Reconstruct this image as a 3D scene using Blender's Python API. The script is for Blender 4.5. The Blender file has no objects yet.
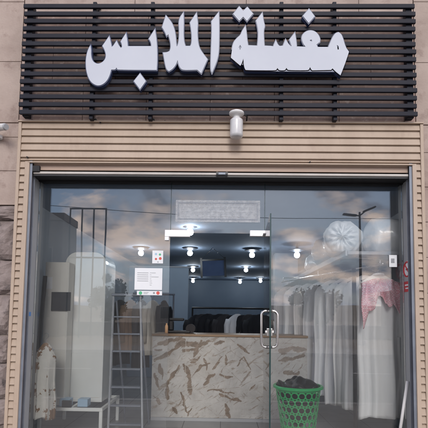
import bpy, bmesh, math, random
from mathutils import Vector, Matrix, noise as mnoise
random.seed(7)
R = math.radians
C = bpy.context.scene.collection
SC = bpy.context.scene

# ------------------------------------------------------------------ camera
CAM = Vector((0, -4.2, 1.3))
PITCH, YAW, ROLL = R(4.25), R(1.1), R(0.8)
fw = Vector((-math.sin(YAW)*math.cos(PITCH), math.cos(YAW)*math.cos(PITCH), math.sin(PITCH)))
rt = Vector((math.cos(YAW), math.sin(YAW), 0)); up = rt.cross(fw)
rt2 = rt*math.cos(ROLL) + up*math.sin(ROLL); up2 = up*math.cos(ROLL) - rt*math.sin(ROLL)
cd = bpy.data.cameras.new('camera'); co = bpy.data.objects.new('camera', cd); C.objects.link(co)
m = Matrix((rt2, up2, -fw)).transposed().to_4x4(); m.translation = CAM
co.matrix_world = m
cd.sensor_width = 36; cd.lens = 36; cd.shift_y = 71/428; cd.clip_end = 2000; cd.clip_start = .05
SC.camera = co
def at(px, py, Y):
    d = rt2*((px-214)/428) + up2*(-(py-285)/428) + fw
    return CAM + d*((Y-CAM.y)/d.y)

# ------------------------------------------------------------------ world, sun, exposure
SUN_EL, SUN_AZ = R(30), R(176)      # azimuth clockwise from +Y: the sun stands behind the camera, to its left
w = bpy.data.worlds.new('World'); SC.world = w; w.use_nodes = True
nt = w.node_tree; nt.nodes.clear()
def N(t, **k):
    n = nt.nodes.new(t)
    for a, b in k.items(): setattr(n, a, b)
    return n
L = nt.links.new
sky = N('ShaderNodeTexSky', sky_type='NISHITA', sun_disc=False, sun_elevation=SUN_EL, sun_rotation=SUN_AZ, air_density=1.0, dust_density=.6, ozone_density=4)
tc = N('ShaderNodeTexCoord'); sx = N('ShaderNodeSeparateXYZ'); L(tc.outputs['Generated'], sx.inputs[0])
ad = N('ShaderNodeMath', operation='ADD'); L(sx.outputs[2], ad.inputs[0]); ad.inputs[1].default_value = .34
mx = N('ShaderNodeMath', operation='MAXIMUM'); L(ad.outputs[0], mx.inputs[0]); mx.inputs[1].default_value = .05
dv = N('ShaderNodeVectorMath', operation='DIVIDE'); L(tc.outputs['Generated'], dv.inputs[0])
cb = N('ShaderNodeCombineXYZ'); [L(mx.outputs[0], cb.inputs[i]) for i in range(3)]; L(cb.outputs[0], dv.inputs[1])
nz = N('ShaderNodeTexNoise', noise_dimensions='4D'); nz.inputs['W'].default_value = 1.3; nz.inputs['Scale'].default_value = 2.5; nz.inputs['Detail'].default_value = 9; nz.inputs['Roughness'].default_value = .56; nz.inputs['Distortion'].default_value = .5
L(dv.outputs[0], nz.inputs['Vector'])
cr = N('ShaderNodeValToRGB'); cr.color_ramp.elements[0].position = .48; cr.color_ramp.elements[1].position = .56
L(nz.outputs['Fac'], cr.inputs[0])
nz2 = N('ShaderNodeTexNoise'); nz2.inputs['Scale'].default_value = 4.4; nz2.inputs['Detail'].default_value = 4; L(dv.outputs[0], nz2.inputs['Vector'])
cc = N('ShaderNodeValToRGB'); e = cc.color_ramp.elements
e[0].position = .42; e[0].color = (4.2, 4.8, 6.2, 1); e[1].position = .58; e[1].color = (18, 14.6, 12.8, 1)
L(nz2.outputs['Fac'], cc.inputs[0])
mixc = N('ShaderNodeMix', data_type='RGBA'); L(cr.outputs[0], mixc.inputs['Factor']); L(sky.outputs[0], mixc.inputs['A']); L(cc.outputs[0], mixc.inputs['B'])
hz = N('ShaderNodeMapRange', interpolation_type='SMOOTHSTEP'); hz.inputs['From Min'].default_value = .02; hz.inputs['From Max'].default_value = .20; hz.inputs['To Min'].default_value = .8; hz.inputs['To Max'].default_value = 0
L(sx.outputs[2], hz.inputs['Value'])
mixh = N('ShaderNodeMix', data_type='RGBA'); L(hz.outputs[0], mixh.inputs['Factor']); L(sky.outputs[0], mixh.inputs['A']); mixh.inputs['B'].default_value = (4.0, 4.7, 6.2, 1)
L(mixh.outputs['Result'], mixc.inputs['A'])
bg = N('ShaderNodeBackground'); bg.inputs[1].default_value = .12; L(mixc.outputs['Result'], bg.inputs[0])
wo = N('ShaderNodeOutputWorld'); L(bg.outputs[0], wo.inputs[0])

sd = bpy.data.lights.new('sun', 'SUN'); sd.energy = 1.1; sd.angle = R(20); sd.color = (1, .95, .88)
so = bpy.data.objects.new('sun', sd); C.objects.link(so); so.location = (-3, -9, 12)
sdir = Vector((math.sin(SUN_AZ)*math.cos(SUN_EL), math.cos(SUN_AZ)*math.cos(SUN_EL), math.sin(SUN_EL)))
so.rotation_euler = sdir.to_track_quat('Z', 'Y').to_euler()
SC.view_settings.view_transform = 'Standard'; SC.view_settings.look = 'None'; SC.view_settings.gamma = 1
SC.view_settings.exposure = 0.62; SC.view_settings.use_curve_mapping = False
SC.render.engine = 'CYCLES'
SC.cycles.use_denoising = True; SC.cycles.transparent_max_bounces = 32; SC.cycles.max_bounces = 10
SC.cycles.sample_clamp_indirect = 6

# ------------------------------------------------------------------ materials
def mat(name, col, rough=.6, col2=None, scale=8, detail=5, bump=0, bscale=None, metal=0, spec=.5, stretch=(1, 1, 1), lo=.35, hi=.65, coat=0, col3=None, scale3=30, lo3=.6, hi3=.7, rvar=0):
    m = bpy.data.materials.new(name); m.use_nodes = True
    n = m.node_tree.nodes; l = m.node_tree.links.new; b = n['Principled BSDF']
    b.inputs['Base Color'].default_value = (*col, 1); b.inputs['Roughness'].default_value = rough
    b.inputs['Metallic'].default_value = metal; b.inputs['Specular IOR Level'].default_value = spec; b.inputs['Coat Weight'].default_value = coat
    t = n.new('ShaderNodeTexCoord'); mp = n.new('ShaderNodeMapping'); mp.inputs['Scale'].default_value = stretch
    l(t.outputs['Object'], mp.inputs[0])
    if col2 is None: col2 = tuple(c*.86 for c in col)
    z = n.new('ShaderNodeTexNoise'); z.inputs['Scale'].default_value = scale; z.inputs['Detail'].default_value = detail; z.inputs['Roughness'].default_value = .6
    l(mp.outputs[0], z.inputs['Vector'])
    r = n.new('ShaderNodeValToRGB'); r.color_ramp.elements[0].position = lo; r.color_ramp.elements[1].position = hi
    r.color_ramp.elements[0].color = (*col, 1); r.color_ramp.elements[1].color = (*col2, 1)
    l(z.outputs['Fac'], r.inputs[0]); out = r.outputs[0]
    if col3:
        z3 = n.new('ShaderNodeTexNoise'); z3.inputs['Scale'].default_value = scale3; z3.inputs['Detail'].default_value = 6; z3.inputs['Roughness'].default_value = .65
        l(mp.outputs[0], z3.inputs['Vector'])
        r3 = n.new('ShaderNodeValToRGB'); r3.color_ramp.elements[0].position = lo3; r3.color_ramp.elements[1].position = hi3
        l(z3.outputs['Fac'], r3.inputs[0])
        mm = n.new('ShaderNodeMix'); mm.data_type = 'RGBA'; l(r3.outputs[0], mm.inputs['Factor']); l(out, mm.inputs['A']); mm.inputs['B'].default_value = (*col3, 1)
        out = mm.outputs['Result']
    l(out, b.inputs['Base Color'])
    if rvar:
        mr = n.new('ShaderNodeMapRange'); mr.inputs['To Min'].default_value = rough-rvar; mr.inputs['To Max'].default_value = rough+rvar
        l(z.outputs['Fac'], mr.inputs['Value']); l(mr.outputs[0], b.inputs['Roughness'])
    if bump:
        zb = n.new('ShaderNodeTexNoise'); zb.inputs['Scale'].default_value = bscale or scale*4; zb.inputs['Detail'].default_value = 6
        l(mp.outputs[0], zb.inputs['Vector'])
        bp = n.new('ShaderNodeBump'); bp.inputs['Strength'].default_value = bump; bp.inputs['Distance'].default_value = .02
        l(zb.outputs['Fac'], bp.inputs['Height']); l(bp.outputs[0], b.inputs['Normal'])
    return m

def glass_mat(name, ior=1.6, tint=(.94, .97, .97), dust=.03):
    m = bpy.data.materials.new(name); m.use_nodes = True
    n = m.node_tree.nodes; l = m.node_tree.links.new; n.clear()
    tr = n.new('ShaderNodeBsdfTransparent'); tr.inputs[0].default_value = (*tint, 1)
    gl = n.new('ShaderNodeBsdfGlossy'); gl.inputs['Roughness'].default_value = .0
    fr = n.new('ShaderNodeFresnel'); fr.inputs['IOR'].default_value = ior
    ge = n.new('ShaderNodeNewGeometry')
    t = n.new('ShaderNodeTexCoord'); z = n.new('ShaderNodeTexNoise'); z.inputs['Scale'].default_value = 2.2; z.inputs['Detail'].default_value = 7; z.inputs['Roughness'].default_value = .6
    l(t.outputs['Object'], z.inputs['Vector'])
    # a slightly wavy pane
    zb = n.new('ShaderNodeTexNoise'); zb.inputs['Scale'].default_value = 1.1; zb.inputs['Detail'].default_value = 1; l(t.outputs['Object'], zb.inputs['Vector'])
    bp = n.new('ShaderNodeBump'); bp.inputs['Strength'].default_value = .05; bp.inputs['Distance'].default_value = .02; l(zb.outputs['Fac'], bp.inputs['Height'])
    l(bp.outputs[0], gl.inputs['Normal'])
    ms = n.new('ShaderNodeMixShader'); l(fr.outputs[0], ms.inputs[0]); l(tr.outputs[0], ms.inputs[1]); l(gl.outputs[0], ms.inputs[2])
    # the reverse of the sheet only transmits: keep Fresnel of the outer medium on both sides
    df = n.new('ShaderNodeBsdfDiffuse'); df.inputs[0].default_value = (.6, .62, .64, 1)
    r = n.new('ShaderNodeMapRange'); r.inputs['From Min'].default_value = .30; r.inputs['From Max'].default_value = .80; r.inputs['To Min'].default_value = .012; r.inputs['To Max'].default_value = dust
    l(z.outputs['Fac'], r.inputs['Value'])
    m2 = n.new('ShaderNodeMixShader'); l(r.outputs[0], m2.inputs[0]); l(ms.outputs[0], m2.inputs[1]); l(df.outputs[0], m2.inputs[2])
    o = n.new('ShaderNodeOutputMaterial'); l(m2.outputs[0], o.inputs[0])
    return m

def emit_mat(name, col, s):
    m = bpy.data.materials.new(name); m.use_nodes = True; b = m.node_tree.nodes['Principled BSDF']
    b.inputs['Base Color'].default_value = (.8, .8, .8, 1); b.inputs['Emission Color'].default_value = (*col, 1); b.inputs['Emission Strength'].default_value = s
    return m

M = {}
M['stone'] = mat('polished_stone', (.285, .215, .18), .6, (.39, .31, .265), 2.6, 9, .15, 60, col3=(.20, .135, .11), scale3=7, lo3=.54, hi3=.76)
M['stone_b'] = mat('polished_stone_brown', (.215, .14, .115), .6, (.31, .215, .18), 6, 8, .12, 60, col3=(.40, .31, .27), scale3=19, lo3=.55, hi3=.7)
M['rough'] = mat('split_stone', (.17, .135, .125), .85, (.27, .225, .21), 5, 8, 1.0, 14, col3=(.06, .05, .05), scale3=7, lo3=.56, hi3=.68)
M['mortar'] = mat('mortar', (.22, .175, .155), .9, scale=20)
M['clad'] = mat('beige_painted_metal', (.415, .325, .25), .5, (.365, .28, .212), 2.2, 6, .06, 30, stretch=(2.2, 1, .9), col3=(.31, .225, .17), scale3=3.2, lo3=.56, hi3=.85)
M['clad_t'] = mat('beige_metal_trim', (.44, .348, .27), .5, (.39, .302, .232), 3, 6, col3=(.30, .21, .17), scale3=9, lo3=.66, hi3=.8)
M['shutter'] = mat('shutter_paint', (.45, .335, .265), .55, (.37, .265, .205), 4, 6, stretch=(.4, 1, 2))
M['alu'] = mat('aluminium', (.62, .64, .67), .35, (.5, .52, .55), 6, metal=.7)
M['barmat'] = mat('pale_bar', (.52, .49, .46), .6, (.44, .41, .38), 5, 6)
M['ladder'] = mat('dull_aluminium', (.40, .42, .45), .5, (.33, .35, .38), 6, metal=.2)
M['rail'] = mat('grey_metal', (.22, .245, .29), .5, (.17, .19, .23), 5, metal=.4)
M['slat'] = mat('dark_tube', (.010, .011, .019), .55, (.018, .0195, .029), 5, 6, stretch=(.4, 1, 1), rvar=.1, spec=.2, col3=(.04, .04, .045), scale3=14, lo3=.6, hi3=.85)
M['letter'] = mat('white_acrylic', (.53, .565, .625), .55, (.49, .52, .585), 1.5, 5, spec=.25)
M['return'] = mat('navy_letter_return', (.035, .055, .13), .35, (.05, .07, .15), 4)
M['white'] = mat('white_plastic', (.66, .655, .65), .4, (.58, .575, .57), 5)
M['frost'] = mat('frosted_glass_jar', (.60, .60, .60), .3, (.50, .50, .505), 6, coat=.4)
M['black'] = mat('black_plastic', (.012, .012, .014), .4, (.02, .02, .023), 6)
M['reveal'] = mat('grey_plaster', (.34, .35, .36), .6, (.34, .35, .365), 3, 6, .1, 50)
M['dark'] = mat('dark_soffit', (.010, .010, .012), .7, (.016, .016, .018), 4)
M['wall'] = mat('pale_paint', (.27, .30, .345), .6, (.23, .26, .305), 1.5, 5)
M['wall_b'] = mat('blue_grey_paint', (.155, .205, .275), .5, (.125, .17, .235), 1.2, 5)
M['part'] = mat('pale_blue_paint', (.29, .36, .45), .55, (.26, .33, .415), 1.5, 5)
M['ceil'] = mat('ceiling_paint', (.19, .25, .345), .85, (.16, .215, .30), 1.5, 5)
M['glass'] = glass_mat('shop_glass', 1.78, (.985, .99, .99), .032)
M['gedge'] = mat('glass_edge_green', (.02, .045, .045), .15, (.03, .06, .06), 8)
M['steel'] = mat('brushed_steel', (.72, .70, .68), .22, (.62, .61, .6), 10, metal=.95)
M['patch'] = mat('white_fitting', (.80, .79, .80), .3, (.72, .71, .72), 10, metal=.15)
M['counter_top'] = mat('wood_top', (.30, .20, .12), .4, (.22, .14, .08), 6, stretch=(.3, 3, 3))
M['basket'] = mat('green_plastic', (.02, .45, .13), .35, (.018, .38, .11), 5, coat=.1)
M['bag'] = mat('black_bin_bag', (.004, .004, .005), .42, (.008, .008, .009), 5, 4, .5, 22, coat=.15, spec=.3)
M['thobe'] = mat('white_cotton_in_plastic', (.90, .905, .91), .5, (.84, .85, .86), 5, 6, .25, 18, stretch=(1, 1, .25), coat=.25)
M['thobe_g'] = mat('grey_cotton_in_plastic', (.76, .76, .78), .5, (.67, .67, .69), 5, 6, .25, 18, stretch=(1, 1, .25), coat=.25)
M['thobe_c'] = mat('cream_cotton_in_plastic', (.80, .79, .78), .5, (.70, .69, .69), 5, 6, .25, 18, stretch=(1, 1, .25), coat=.25)
M['bundle'] = mat('white_quilt_in_plastic', (.88, .89, .90), .4, (.80, .82, .84), 7, 6, .5, 12, coat=.4)
M['shelf'] = mat('shelf_board', (.42, .43, .46), .5, (.34, .36, .40), 4)
M['navy'] = mat('dark_cloth', (.010, .011, .015), .85, (.018, .019, .025), 8, 5, .4, 20, stretch=(1, 1, .3))
M['charcoal'] = mat('charcoal_cloth', (.026, .024, .028), .85, (.04, .038, .042), 8, 5, .4, 20, stretch=(1, 1, .3))
M['tan'] = mat('tan_cloth', (.33, .20, .12), .8, (.25, .15, .09), 8, 5, .4, 20, stretch=(1, 1, .3))
M['ecru'] = mat('ecru_cloth', (.52, .48, .42), .8, (.43, .39, .34), 8, 5, .3, 20, stretch=(1, 1, .3))
M['camo'] = mat('camouflage_cloth', (.60, .585, .545), .8, (.55, .535, .50), 8, 5, .3, 30, col3=(.20, .115, .06), scale3=6.5, lo3=.53, hi3=.55)
M['machine'] = mat('white_enamel', (.80, .82, .80), .3, (.74, .76, .74), 2.5, 5, coat=.3)
M['cream'] = mat('cream_enamel', (.72, .71, .66), .4, (.64, .63, .59), 2.5, 5)
M['panel'] = mat('dark_panel', (.018, .026, .036), .25, (.03, .04, .05), 6)
M['ltblue'] = mat('light_blue_plastic', (.36, .52, .66), .45, (.30, .45, .6), 6)
M['blue'] = mat('blue_sticker', (.08, .25, .6), .4, scale=9)
M['orange'] = mat('orange_plastic', (.9, .52, .26), .4, (.82, .45, .2), 9)
M['paper'] = mat('white_paper', (.74, .76, .78), .7, (.69, .71, .73), 3)
M['ink'] = mat('grey_ink', (.30, .31, .33), .7, scale=40)
M['red'] = mat('red_sign_paint', (.55, .035, .045), .4, scale=9)
M['green_dot'] = mat('green_print', (.08, .45, .22), .5, scale=9)
M['red_dot'] = mat('red_print', (.62, .09, .07), .5, scale=9)
M['blue_frame'] = mat('blue_board', (.06, .12, .28), .5, (.08, .15, .32), 6)
M['asphalt'] = mat('asphalt', (.05, .05, .052), .9, (.065, .065, .065), 12, 8, .4, 200)
M['pave'] = mat('paving', (.24, .22, .2), .85, (.29, .27, .25), 4, 8, .2, 60)
M['earth'] = mat('dry_earth', (.27, .22, .17), .95, (.33, .28, .22), .3, 8, .3, 20)
M['house'] = mat('opposite_render', (.22, .20, .185), .85, (.27, .25, .23), .7, 7)
M['house_d'] = mat('dark_window_glass', (.02, .025, .03), .15, scale=3)
M['leaf'] = mat('leaves', (.045, .07, .03), .7, (.07, .10, .045), 6)
M['bark'] = mat('bark', (.10, .075, .055), .9, (.07, .05, .04), 10, bump=.5)
M['pole'] = mat('lamp_post_paint', (.03, .035, .042), .45, scale=6)
M['kerb'] = mat('kerb_concrete', (.38, .37, .35), .85, (.32, .31, .3), 6)
M['line'] = mat('road_paint', (.7, .7, .68), .7, (.55, .55, .53), 9)
M['lampcap'] = mat('lamp_shade_grey', (.022, .028, .04), .5, scale=6)
M['bulb'] = emit_mat('lit_bulb', (.86, .94, 1), 52)

def frost_sticker():
    m = bpy.data.materials.new('frosted_film'); m.use_nodes = True
    n = m.node_tree.nodes; l = m.node_tree.links.new; n.clear()
    tr = n.new('ShaderNodeBsdfTransparent'); df = n.new('ShaderNodeBsdfDiffuse'); df.inputs[0].default_value = (.78, .80, .83, 1)
    tl = n.new('ShaderNodeBsdfTranslucent'); tl.inputs[0].default_value = (.7, .75, .8, 1)
    a = n.new('ShaderNodeMixShader'); a.inputs[0].default_value = .3; l(df.outputs[0], a.inputs[1]); l(tl.outputs[0], a.inputs[2])
    ms = n.new('ShaderNodeMixShader'); t = n.new('ShaderNodeTexCoord'); z = n.new('ShaderNodeTexNoise'); z.inputs['Scale'].default_value = 26; z.inputs['Detail'].default_value = 5; l(t.outputs['Object'], z.inputs['Vector'])
    mr = n.new('ShaderNodeMapRange'); mr.inputs['From Min'].default_value = .3; mr.inputs['From Max'].default_value = .7; mr.inputs['To Min'].default_value = .22; mr.inputs['To Max'].default_value = .42; l(z.outputs['Fac'], mr.inputs['Value']); l(mr.outputs[0], ms.inputs[0])
    l(tr.outputs[0], ms.inputs[1]); l(a.outputs[0], ms.inputs[2])
    o = n.new('ShaderNodeOutputMaterial'); l(ms.outputs[0], o.inputs[0]); return m
M['film'] = frost_sticker()

def tile_mat():
    m = bpy.data.materials.new('grey_floor_tile'); m.use_nodes = True
    n = m.node_tree.nodes; l = m.node_tree.links.new; b = n['Principled BSDF']
    t = n.new('ShaderNodeTexCoord'); br = n.new('ShaderNodeTexBrick'); br.offset = 0; br.squash = 1
    br.inputs['Scale'].default_value = 1; br.inputs['Brick Width'].default_value = .45; br.inputs['Row Height'].default_value = .45
    br.inputs['Mortar Size'].default_value = .005; br.inputs['Color1'].default_value = (.33, .335, .34, 1); br.inputs['Color2'].default_value = (.29, .295, .30, 1); br.inputs['Mortar'].default_value = (.09, .09, .09, 1)
    l(t.outputs['Object'], br.inputs['Vector'])
    z = n.new('ShaderNodeTexNoise'); z.inputs['Scale'].default_value = 5; z.inputs['Detail'].default_value = 6; l(t.outputs['Object'], z.inputs['Vector'])
    mm = n.new('ShaderNodeMix'); mm.data_type = 'RGBA'; mm.blend_type = 'MULTIPLY'; mm.inputs['Factor'].default_value = .35; l(br.outputs[0], mm.inputs['A']); l(z.outputs['Fac'], mm.inputs['B'])
    l(mm.outputs['Result'], b.inputs['Base Color']); b.inputs['Roughness'].default_value = .3
    return m
M['tile'] = tile_mat()

def counter_mat():
    """grey white plaster with trowelled brown strokes"""
    m = bpy.data.materials.new('brushed_plaster'); m.use_nodes = True
    n = m.node_tree.nodes; l = m.node_tree.links.new; b = n['Principled BSDF']; b.inputs['Roughness'].default_value = .5
    t = n.new('ShaderNodeTexCoord')
    def noise(sc, det, ro, vec, dis=0):
        z = n.new('ShaderNodeTexNoise'); z.inputs['Scale'].default_value = sc; z.inputs['Detail'].default_value = det; z.inputs['Roughness'].default_value = ro; z.inputs['Distortion'].default_value = dis; l(vec, z.inputs['Vector']); return z.outputs['Fac']
    def ramp(f, lo, hi, c0=(0, 0, 0), c1=(1, 1, 1)):
        r = n.new('ShaderNodeValToRGB'); r.color_ramp.elements[0].position = lo; r.color_ramp.elements[1].position = hi; r.color_ramp.elements[0].color = (*c0, 1); r.color_ramp.elements[1].color = (*c1, 1); l(f, r.inputs[0]); return r.outputs[0]
    def mix(f, a, col, mul=1):
        mm = n.new('ShaderNodeMix'); mm.data_type = 'RGBA'
        if mul != 1:
            k = n.new('ShaderNodeMath'); k.operation = 'MULTIPLY'; k.inputs[1].default_value = mul; l(f, k.inputs[0]); f = k.outputs[0]
        l(f, mm.inputs['Factor']); l(a, mm.inputs['A'])
        if isinstance(col, tuple): mm.inputs['B'].default_value = (*col, 1)
        else: l(col, mm.inputs['B'])
        return mm.outputs['Result']
    def aniso(ang, sc, off):
        mp = n.new('ShaderNodeMapping'); mp.inputs['Rotation'].default_value = (0, R(ang), 0); l(t.outputs['Object'], mp.inputs[0])
        m2 = n.new('ShaderNodeMapping'); m2.inputs['Scale'].default_value = sc; m2.inputs['Location'].default_value = (off, 0, off*.3); l(mp.outputs[0], m2.inputs[0]); return m2.outputs[0]
    prev = ramp(noise(5, 8, .62, t.outputs['Object']), .32, .68, (.34, .33, .315), (.49, .48, .46))
    prev = mix(ramp(noise(2.2, 6, .7, t.outputs['Object'], .6), .52, .66), prev, (.36, .32, .275), .4)
    for ang, sc, lo, hi, col, mul in ((28, (4, 1, 20), .572, .615, (.22, .17, .125), .7), (55, (3.5, 1, 24), .592, .635, (.19, .145, .11), .7), (-38, (4, 1, 26), .605, .645, (.20, .155, .12), .6), (4, (3, 1, 30), .62, .68, (.25, .2, .16), .7), (80, (5, 1, 30), .63, .69, (.2, .155, .12), .8)):
        prev = mix(ramp(noise(1, 7, .68, aniso(ang, sc, ang*.37), .7), lo, hi), prev, col, mul)
    at_ = n.new('ShaderNodeAttribute'); at_.attribute_name = 'paint'
    fr = noise(24, 7, .7, t.outputs['Object'], .8); fr2 = noise(1, 7, .7, aniso(40, (9, 1, 60), 2), .4)
    ad = n.new('ShaderNodeMath'); ad.operation = 'ADD'; l(fr, ad.inputs[0]); l(fr2, ad.inputs[1])
    sb = n.new('ShaderNodeMath'); sb.operation = 'MULTIPLY_ADD'; sb.inputs[1].default_value = 1.0; sb.inputs[2].default_value = -1.0; l(ad.outputs[0], sb.inputs[0])
    sm = n.new('ShaderNodeMath'); sm.operation = 'ADD'; l(at_.outputs['Fac'], sm.inputs[0]); l(sb.outputs[0], sm.inputs[1])
    pc = ramp(noise(14, 6, .65, t.outputs['Object']), .35, .65, (.13, .095, .07), (.25, .195, .15))
    prev = mix(ramp(sm.outputs[0], .45, .53), prev, pc, .92)
    l(prev, b.inputs['Base Color']); return m
M['counter'] = counter_mat()
M['joint'] = mat('pale_joint', (.46, .44, .40), .6, scale=20)

def check_mat():
    m = bpy.data.materials.new('red_white_check'); m.use_nodes = True
    n = m.node_tree.nodes; l = m.node_tree.links.new; b = n['Principled BSDF']; b.inputs['Roughness'].default_value = .6
    t = n.new('ShaderNodeTexCoord'); ck = n.new('ShaderNodeTexChecker'); ck.inputs['Scale'].default_value = 70
    ck.inputs['Color1'].default_value = (.74, .24, .33, 1); ck.inputs['Color2'].default_value = (.90, .74, .77, 1); l(t.outputs['Object'], ck.inputs['Vector'])
    z = n.new('ShaderNodeTexNoise'); z.inputs['Scale'].default_value = 7; l(t.outputs['Object'], z.inputs['Vector'])
    mm = n.new('ShaderNodeMix'); mm.data_type = 'RGBA'; l(z.outputs['Fac'], mm.inputs['Factor']); l(ck.outputs[0], mm.inputs['A']); mm.inputs['B'].default_value = (.86, .52, .58, 1)
    l(mm.outputs['Result'], b.inputs['Base Color']); return m
M['shemagh'] = check_mat()

# ------------------------------------------------------------------ mesh helpers
class MB:
    def __init__(s): s.bm = bmesh.new()
    def box(s, x0, x1, y0, y1, z0, z1, rot=None):
        bm = bmesh.new(); bmesh.ops.create_cube(bm, size=1)
        for v in bm.verts: v.co = Vector(((x0+x1)/2+v.co.x*(x1-x0), (y0+y1)/2+v.co.y*(y1-y0), (z0+z1)/2+v.co.z*(z1-z0)))
        if rot: bmesh.ops.transform(bm, matrix=rot, verts=bm.verts)
        s.add(bm); return s
    def add(s, bm):
        me = bpy.data.meshes.new('t'); bm.to_mesh(me); bm.free(); s.bm.from_mesh(me); bpy.data.meshes.remove(me)
    def tube(s, pts, r, n=10, cap=True, closed=False):
        pts = [Vector(p) for p in pts]; rings = []
        rr = r if isinstance(r, (list, tuple)) else [r]*len(pts)
        for i, p in enumerate(pts):
            a = pts[(i-1) % len(pts)] if (i or closed) else p; b = pts[(i+1) % len(pts)] if (i < len(pts)-1 or closed) else p
            d = (b-a).normalized(); u = d.cross(Vector((0, 0, 1)))
            if u.length < .05: u = d.cross(Vector((1, 0, 0)))
            u.normalize(); v = d.cross(u)
            if i and rings:
                pass
            rings.append([s.bm.verts.new(p+(u*math.cos(2*math.pi*k/n)+v*math.sin(2*math.pi*k/n))*rr[i]) for k in range(n)])
        q = len(rings)
        for i in range(q if closed else q-1):
            A, B = rings[i], rings[(i+1) % q]
            # match nearest vertex to avoid twists
            off = min(range(n), key=lambda o: sum((A[k].co-B[(k+o) % n].co).length for k in range(0, n, 3)))
            for k in range(n): s.bm.faces.new((A[k], A[(k+1) % n], B[(k+1+off) % n], B[(k+off) % n]))
        if cap and not closed: s.bm.faces.new(rings[0]); s.bm.faces.new(rings[-1][::-1])
        return s
    def lathe(s, prof, c=(0, 0, 0), n=24):
        c = Vector(c); rings = []
        for r, z in prof:
            rings.append([s.bm.verts.new(c+Vector((r*math.cos(2*math.pi*k/n), r*math.sin(2*math.pi*k/n), z))) for k in range(n)] if r > 1e-5 else [s.bm.verts.new(c+Vector((0, 0, z)))])
        for A, B in zip(rings, rings[1:]):
            for k in range(n):
                a, b = A[k % len(A)], A[(k+1) % len(A)]; c2, d = B[(k+1) % len(B)], B[k % len(B)]
                f = [a, b, c2, d]; f = [v for i, v in enumerate(f) if v not in f[:i]]
                if len(f) > 2: s.bm.faces.new(f)
        return s
    def prism_x(s, prof, x0, x1):
        """closed profile in (y,z) extruded along X"""
        A = [s.bm.verts.new((x0, y, z)) for y, z in prof]; B = [s.bm.verts.new((x1, y, z)) for y, z in prof]
        k = len(prof)
        for i in range(k): s.bm.faces.new((A[i], A[(i+1) % k], B[(i+1) % k], B[i]))
        s.bm.faces.new(A[::-1]); s.bm.faces.new(B); return s
    def quad(s, *p): s.bm.faces.new([s.bm.verts.new(q) for q in p]); return s
    def build(s, name, m, parent=None, bevel=0, smooth=False, seg=2):
        bmesh.ops.recalc_face_normals(s.bm, faces=s.bm.faces)
        me = bpy.data.meshes.new(name); s.bm.to_mesh(me); s.bm.free(); me.materials.append(m)
        o = bpy.data.objects.new(name, me); C.objects.link(o)
        if parent:
            o.parent = parent; o.matrix_parent_inverse = Matrix.Identity(4)
            base = Vector((0, 0, 0)); p = parent
            while p: base += p.location if p.type == 'EMPTY' else Vector((0, 0, 0)); p = p.parent
            if base.length > 0 and not getattr(s, 'local', False): me.transform(Matrix.Translation(-base))
        if bevel:
            b = o.modifiers.new('bevel', 'BEVEL'); b.width = bevel; b.segments = seg; b.limit_method = 'ANGLE'
        if smooth:
            me.polygons.foreach_set('use_smooth', [True]*len(me.polygons))
        return o
def local():
    x = MB(); x.local = True; return x
def thing(name, label, cat, loc=(0, 0, 0), group=None):
    o = bpy.data.objects.new(name, None); C.objects.link(o); o.location = loc; o.empty_display_size = .1
    o['label'] = label; o['category'] = cat
    if group: o['group'] = group
    return o
def tag(o, label, cat, group=None):
    o['label'] = label; o['category'] = cat
    if group: o['group'] = group
    return o
def struct(o): o['kind'] = 'structure'; return o
def copy_tree(o, parent=None):
    c = o.copy(); C.objects.link(c)
    if parent: c.parent = parent
    for ch in list(o.children): copy_tree(ch, c)
    return c
def from_curve(name, loops, Y, depth, m, parent, offset=0, bevel=0):
    """filled outlines (first loops may be holes) in world X,Z extruded along Y"""
    cu = bpy.data.curves.new(name, 'CURVE'); cu.dimensions = '2D'; cu.fill_mode = 'BOTH'; cu.extrude = depth/2; cu.offset = offset; cu.bevel_depth = bevel; cu.bevel_resolution = 1
    for lp in loops:
        sp = cu.splines.new('POLY'); sp.points.add(len(lp)-1); sp.use_cyclic_u = True
        for p, (x, z) in zip(sp.points, lp): p.co = (x, z, 0, 1)
    t = bpy.data.objects.new(name+'_t', cu); C.objects.link(t)
    dg = bpy.context.evaluated_depsgraph_get(); dg.update()
    me = bpy.data.meshes.new_from_object(t.evaluated_get(dg)); bpy.data.objects.remove(t)
    me.name = name
    me.transform(Matrix(((1, 0, 0, 0), (0, 0, -1, Y), (0, 1, 0, 0), (0, 0, 0, 1))))
    me.materials.clear(); me.materials.append(m)
    o = bpy.data.objects.new(name, me); C.objects.link(o); o.parent = parent; return o

# ------------------------------------------------------------------ key planes
YW = -.20      # stone wall face
YC = -.245     # metal cladding face
YS = -.335      # lattice front
OXL, OXR = at(30, 161, YC).x, at(412, 164, YC).x      # clear opening
OXL, OXR = round(OXL, 3), round(OXR, 3)
GT = 2.645      # soffit height
# ------------------------------------------------------------------ setting: ground, street
g = MB(); g.box(-700, 700, -900, 700, -.6, -.30); struct(g.build('ground', M['earth']))
g = MB(); g.box(-300, 300, -13.5, -3.3, -.296, -.27); struct(g.build('road', M['asphalt']))
g = MB(); g.box(-300, 300, -3.12, -.2, -.298, -.13); struct(g.build('pavement', M['pave']))
g = MB(); g.box(-300, 300, -3.30, -3.12, -.298, -.12); struct(g.build('kerb', M['kerb'], bevel=.015))
g = MB(); g.box(-300, 300, -16.5, -13.7, -.298, -.14); struct(g.build('far_pavement', M['pave']))
g = MB(); g.box(-300, 300, -13.7, -13.5, -.298, -.13); struct(g.build('far_kerb', M['kerb'], bevel=.015))
g = MB()
for k in range(-14, 15): g.box(k*5-1.2, k*5+1.2, -8.46, -8.34, -.269, -.266)
struct(g.build('road_marking', M['line']))

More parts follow.
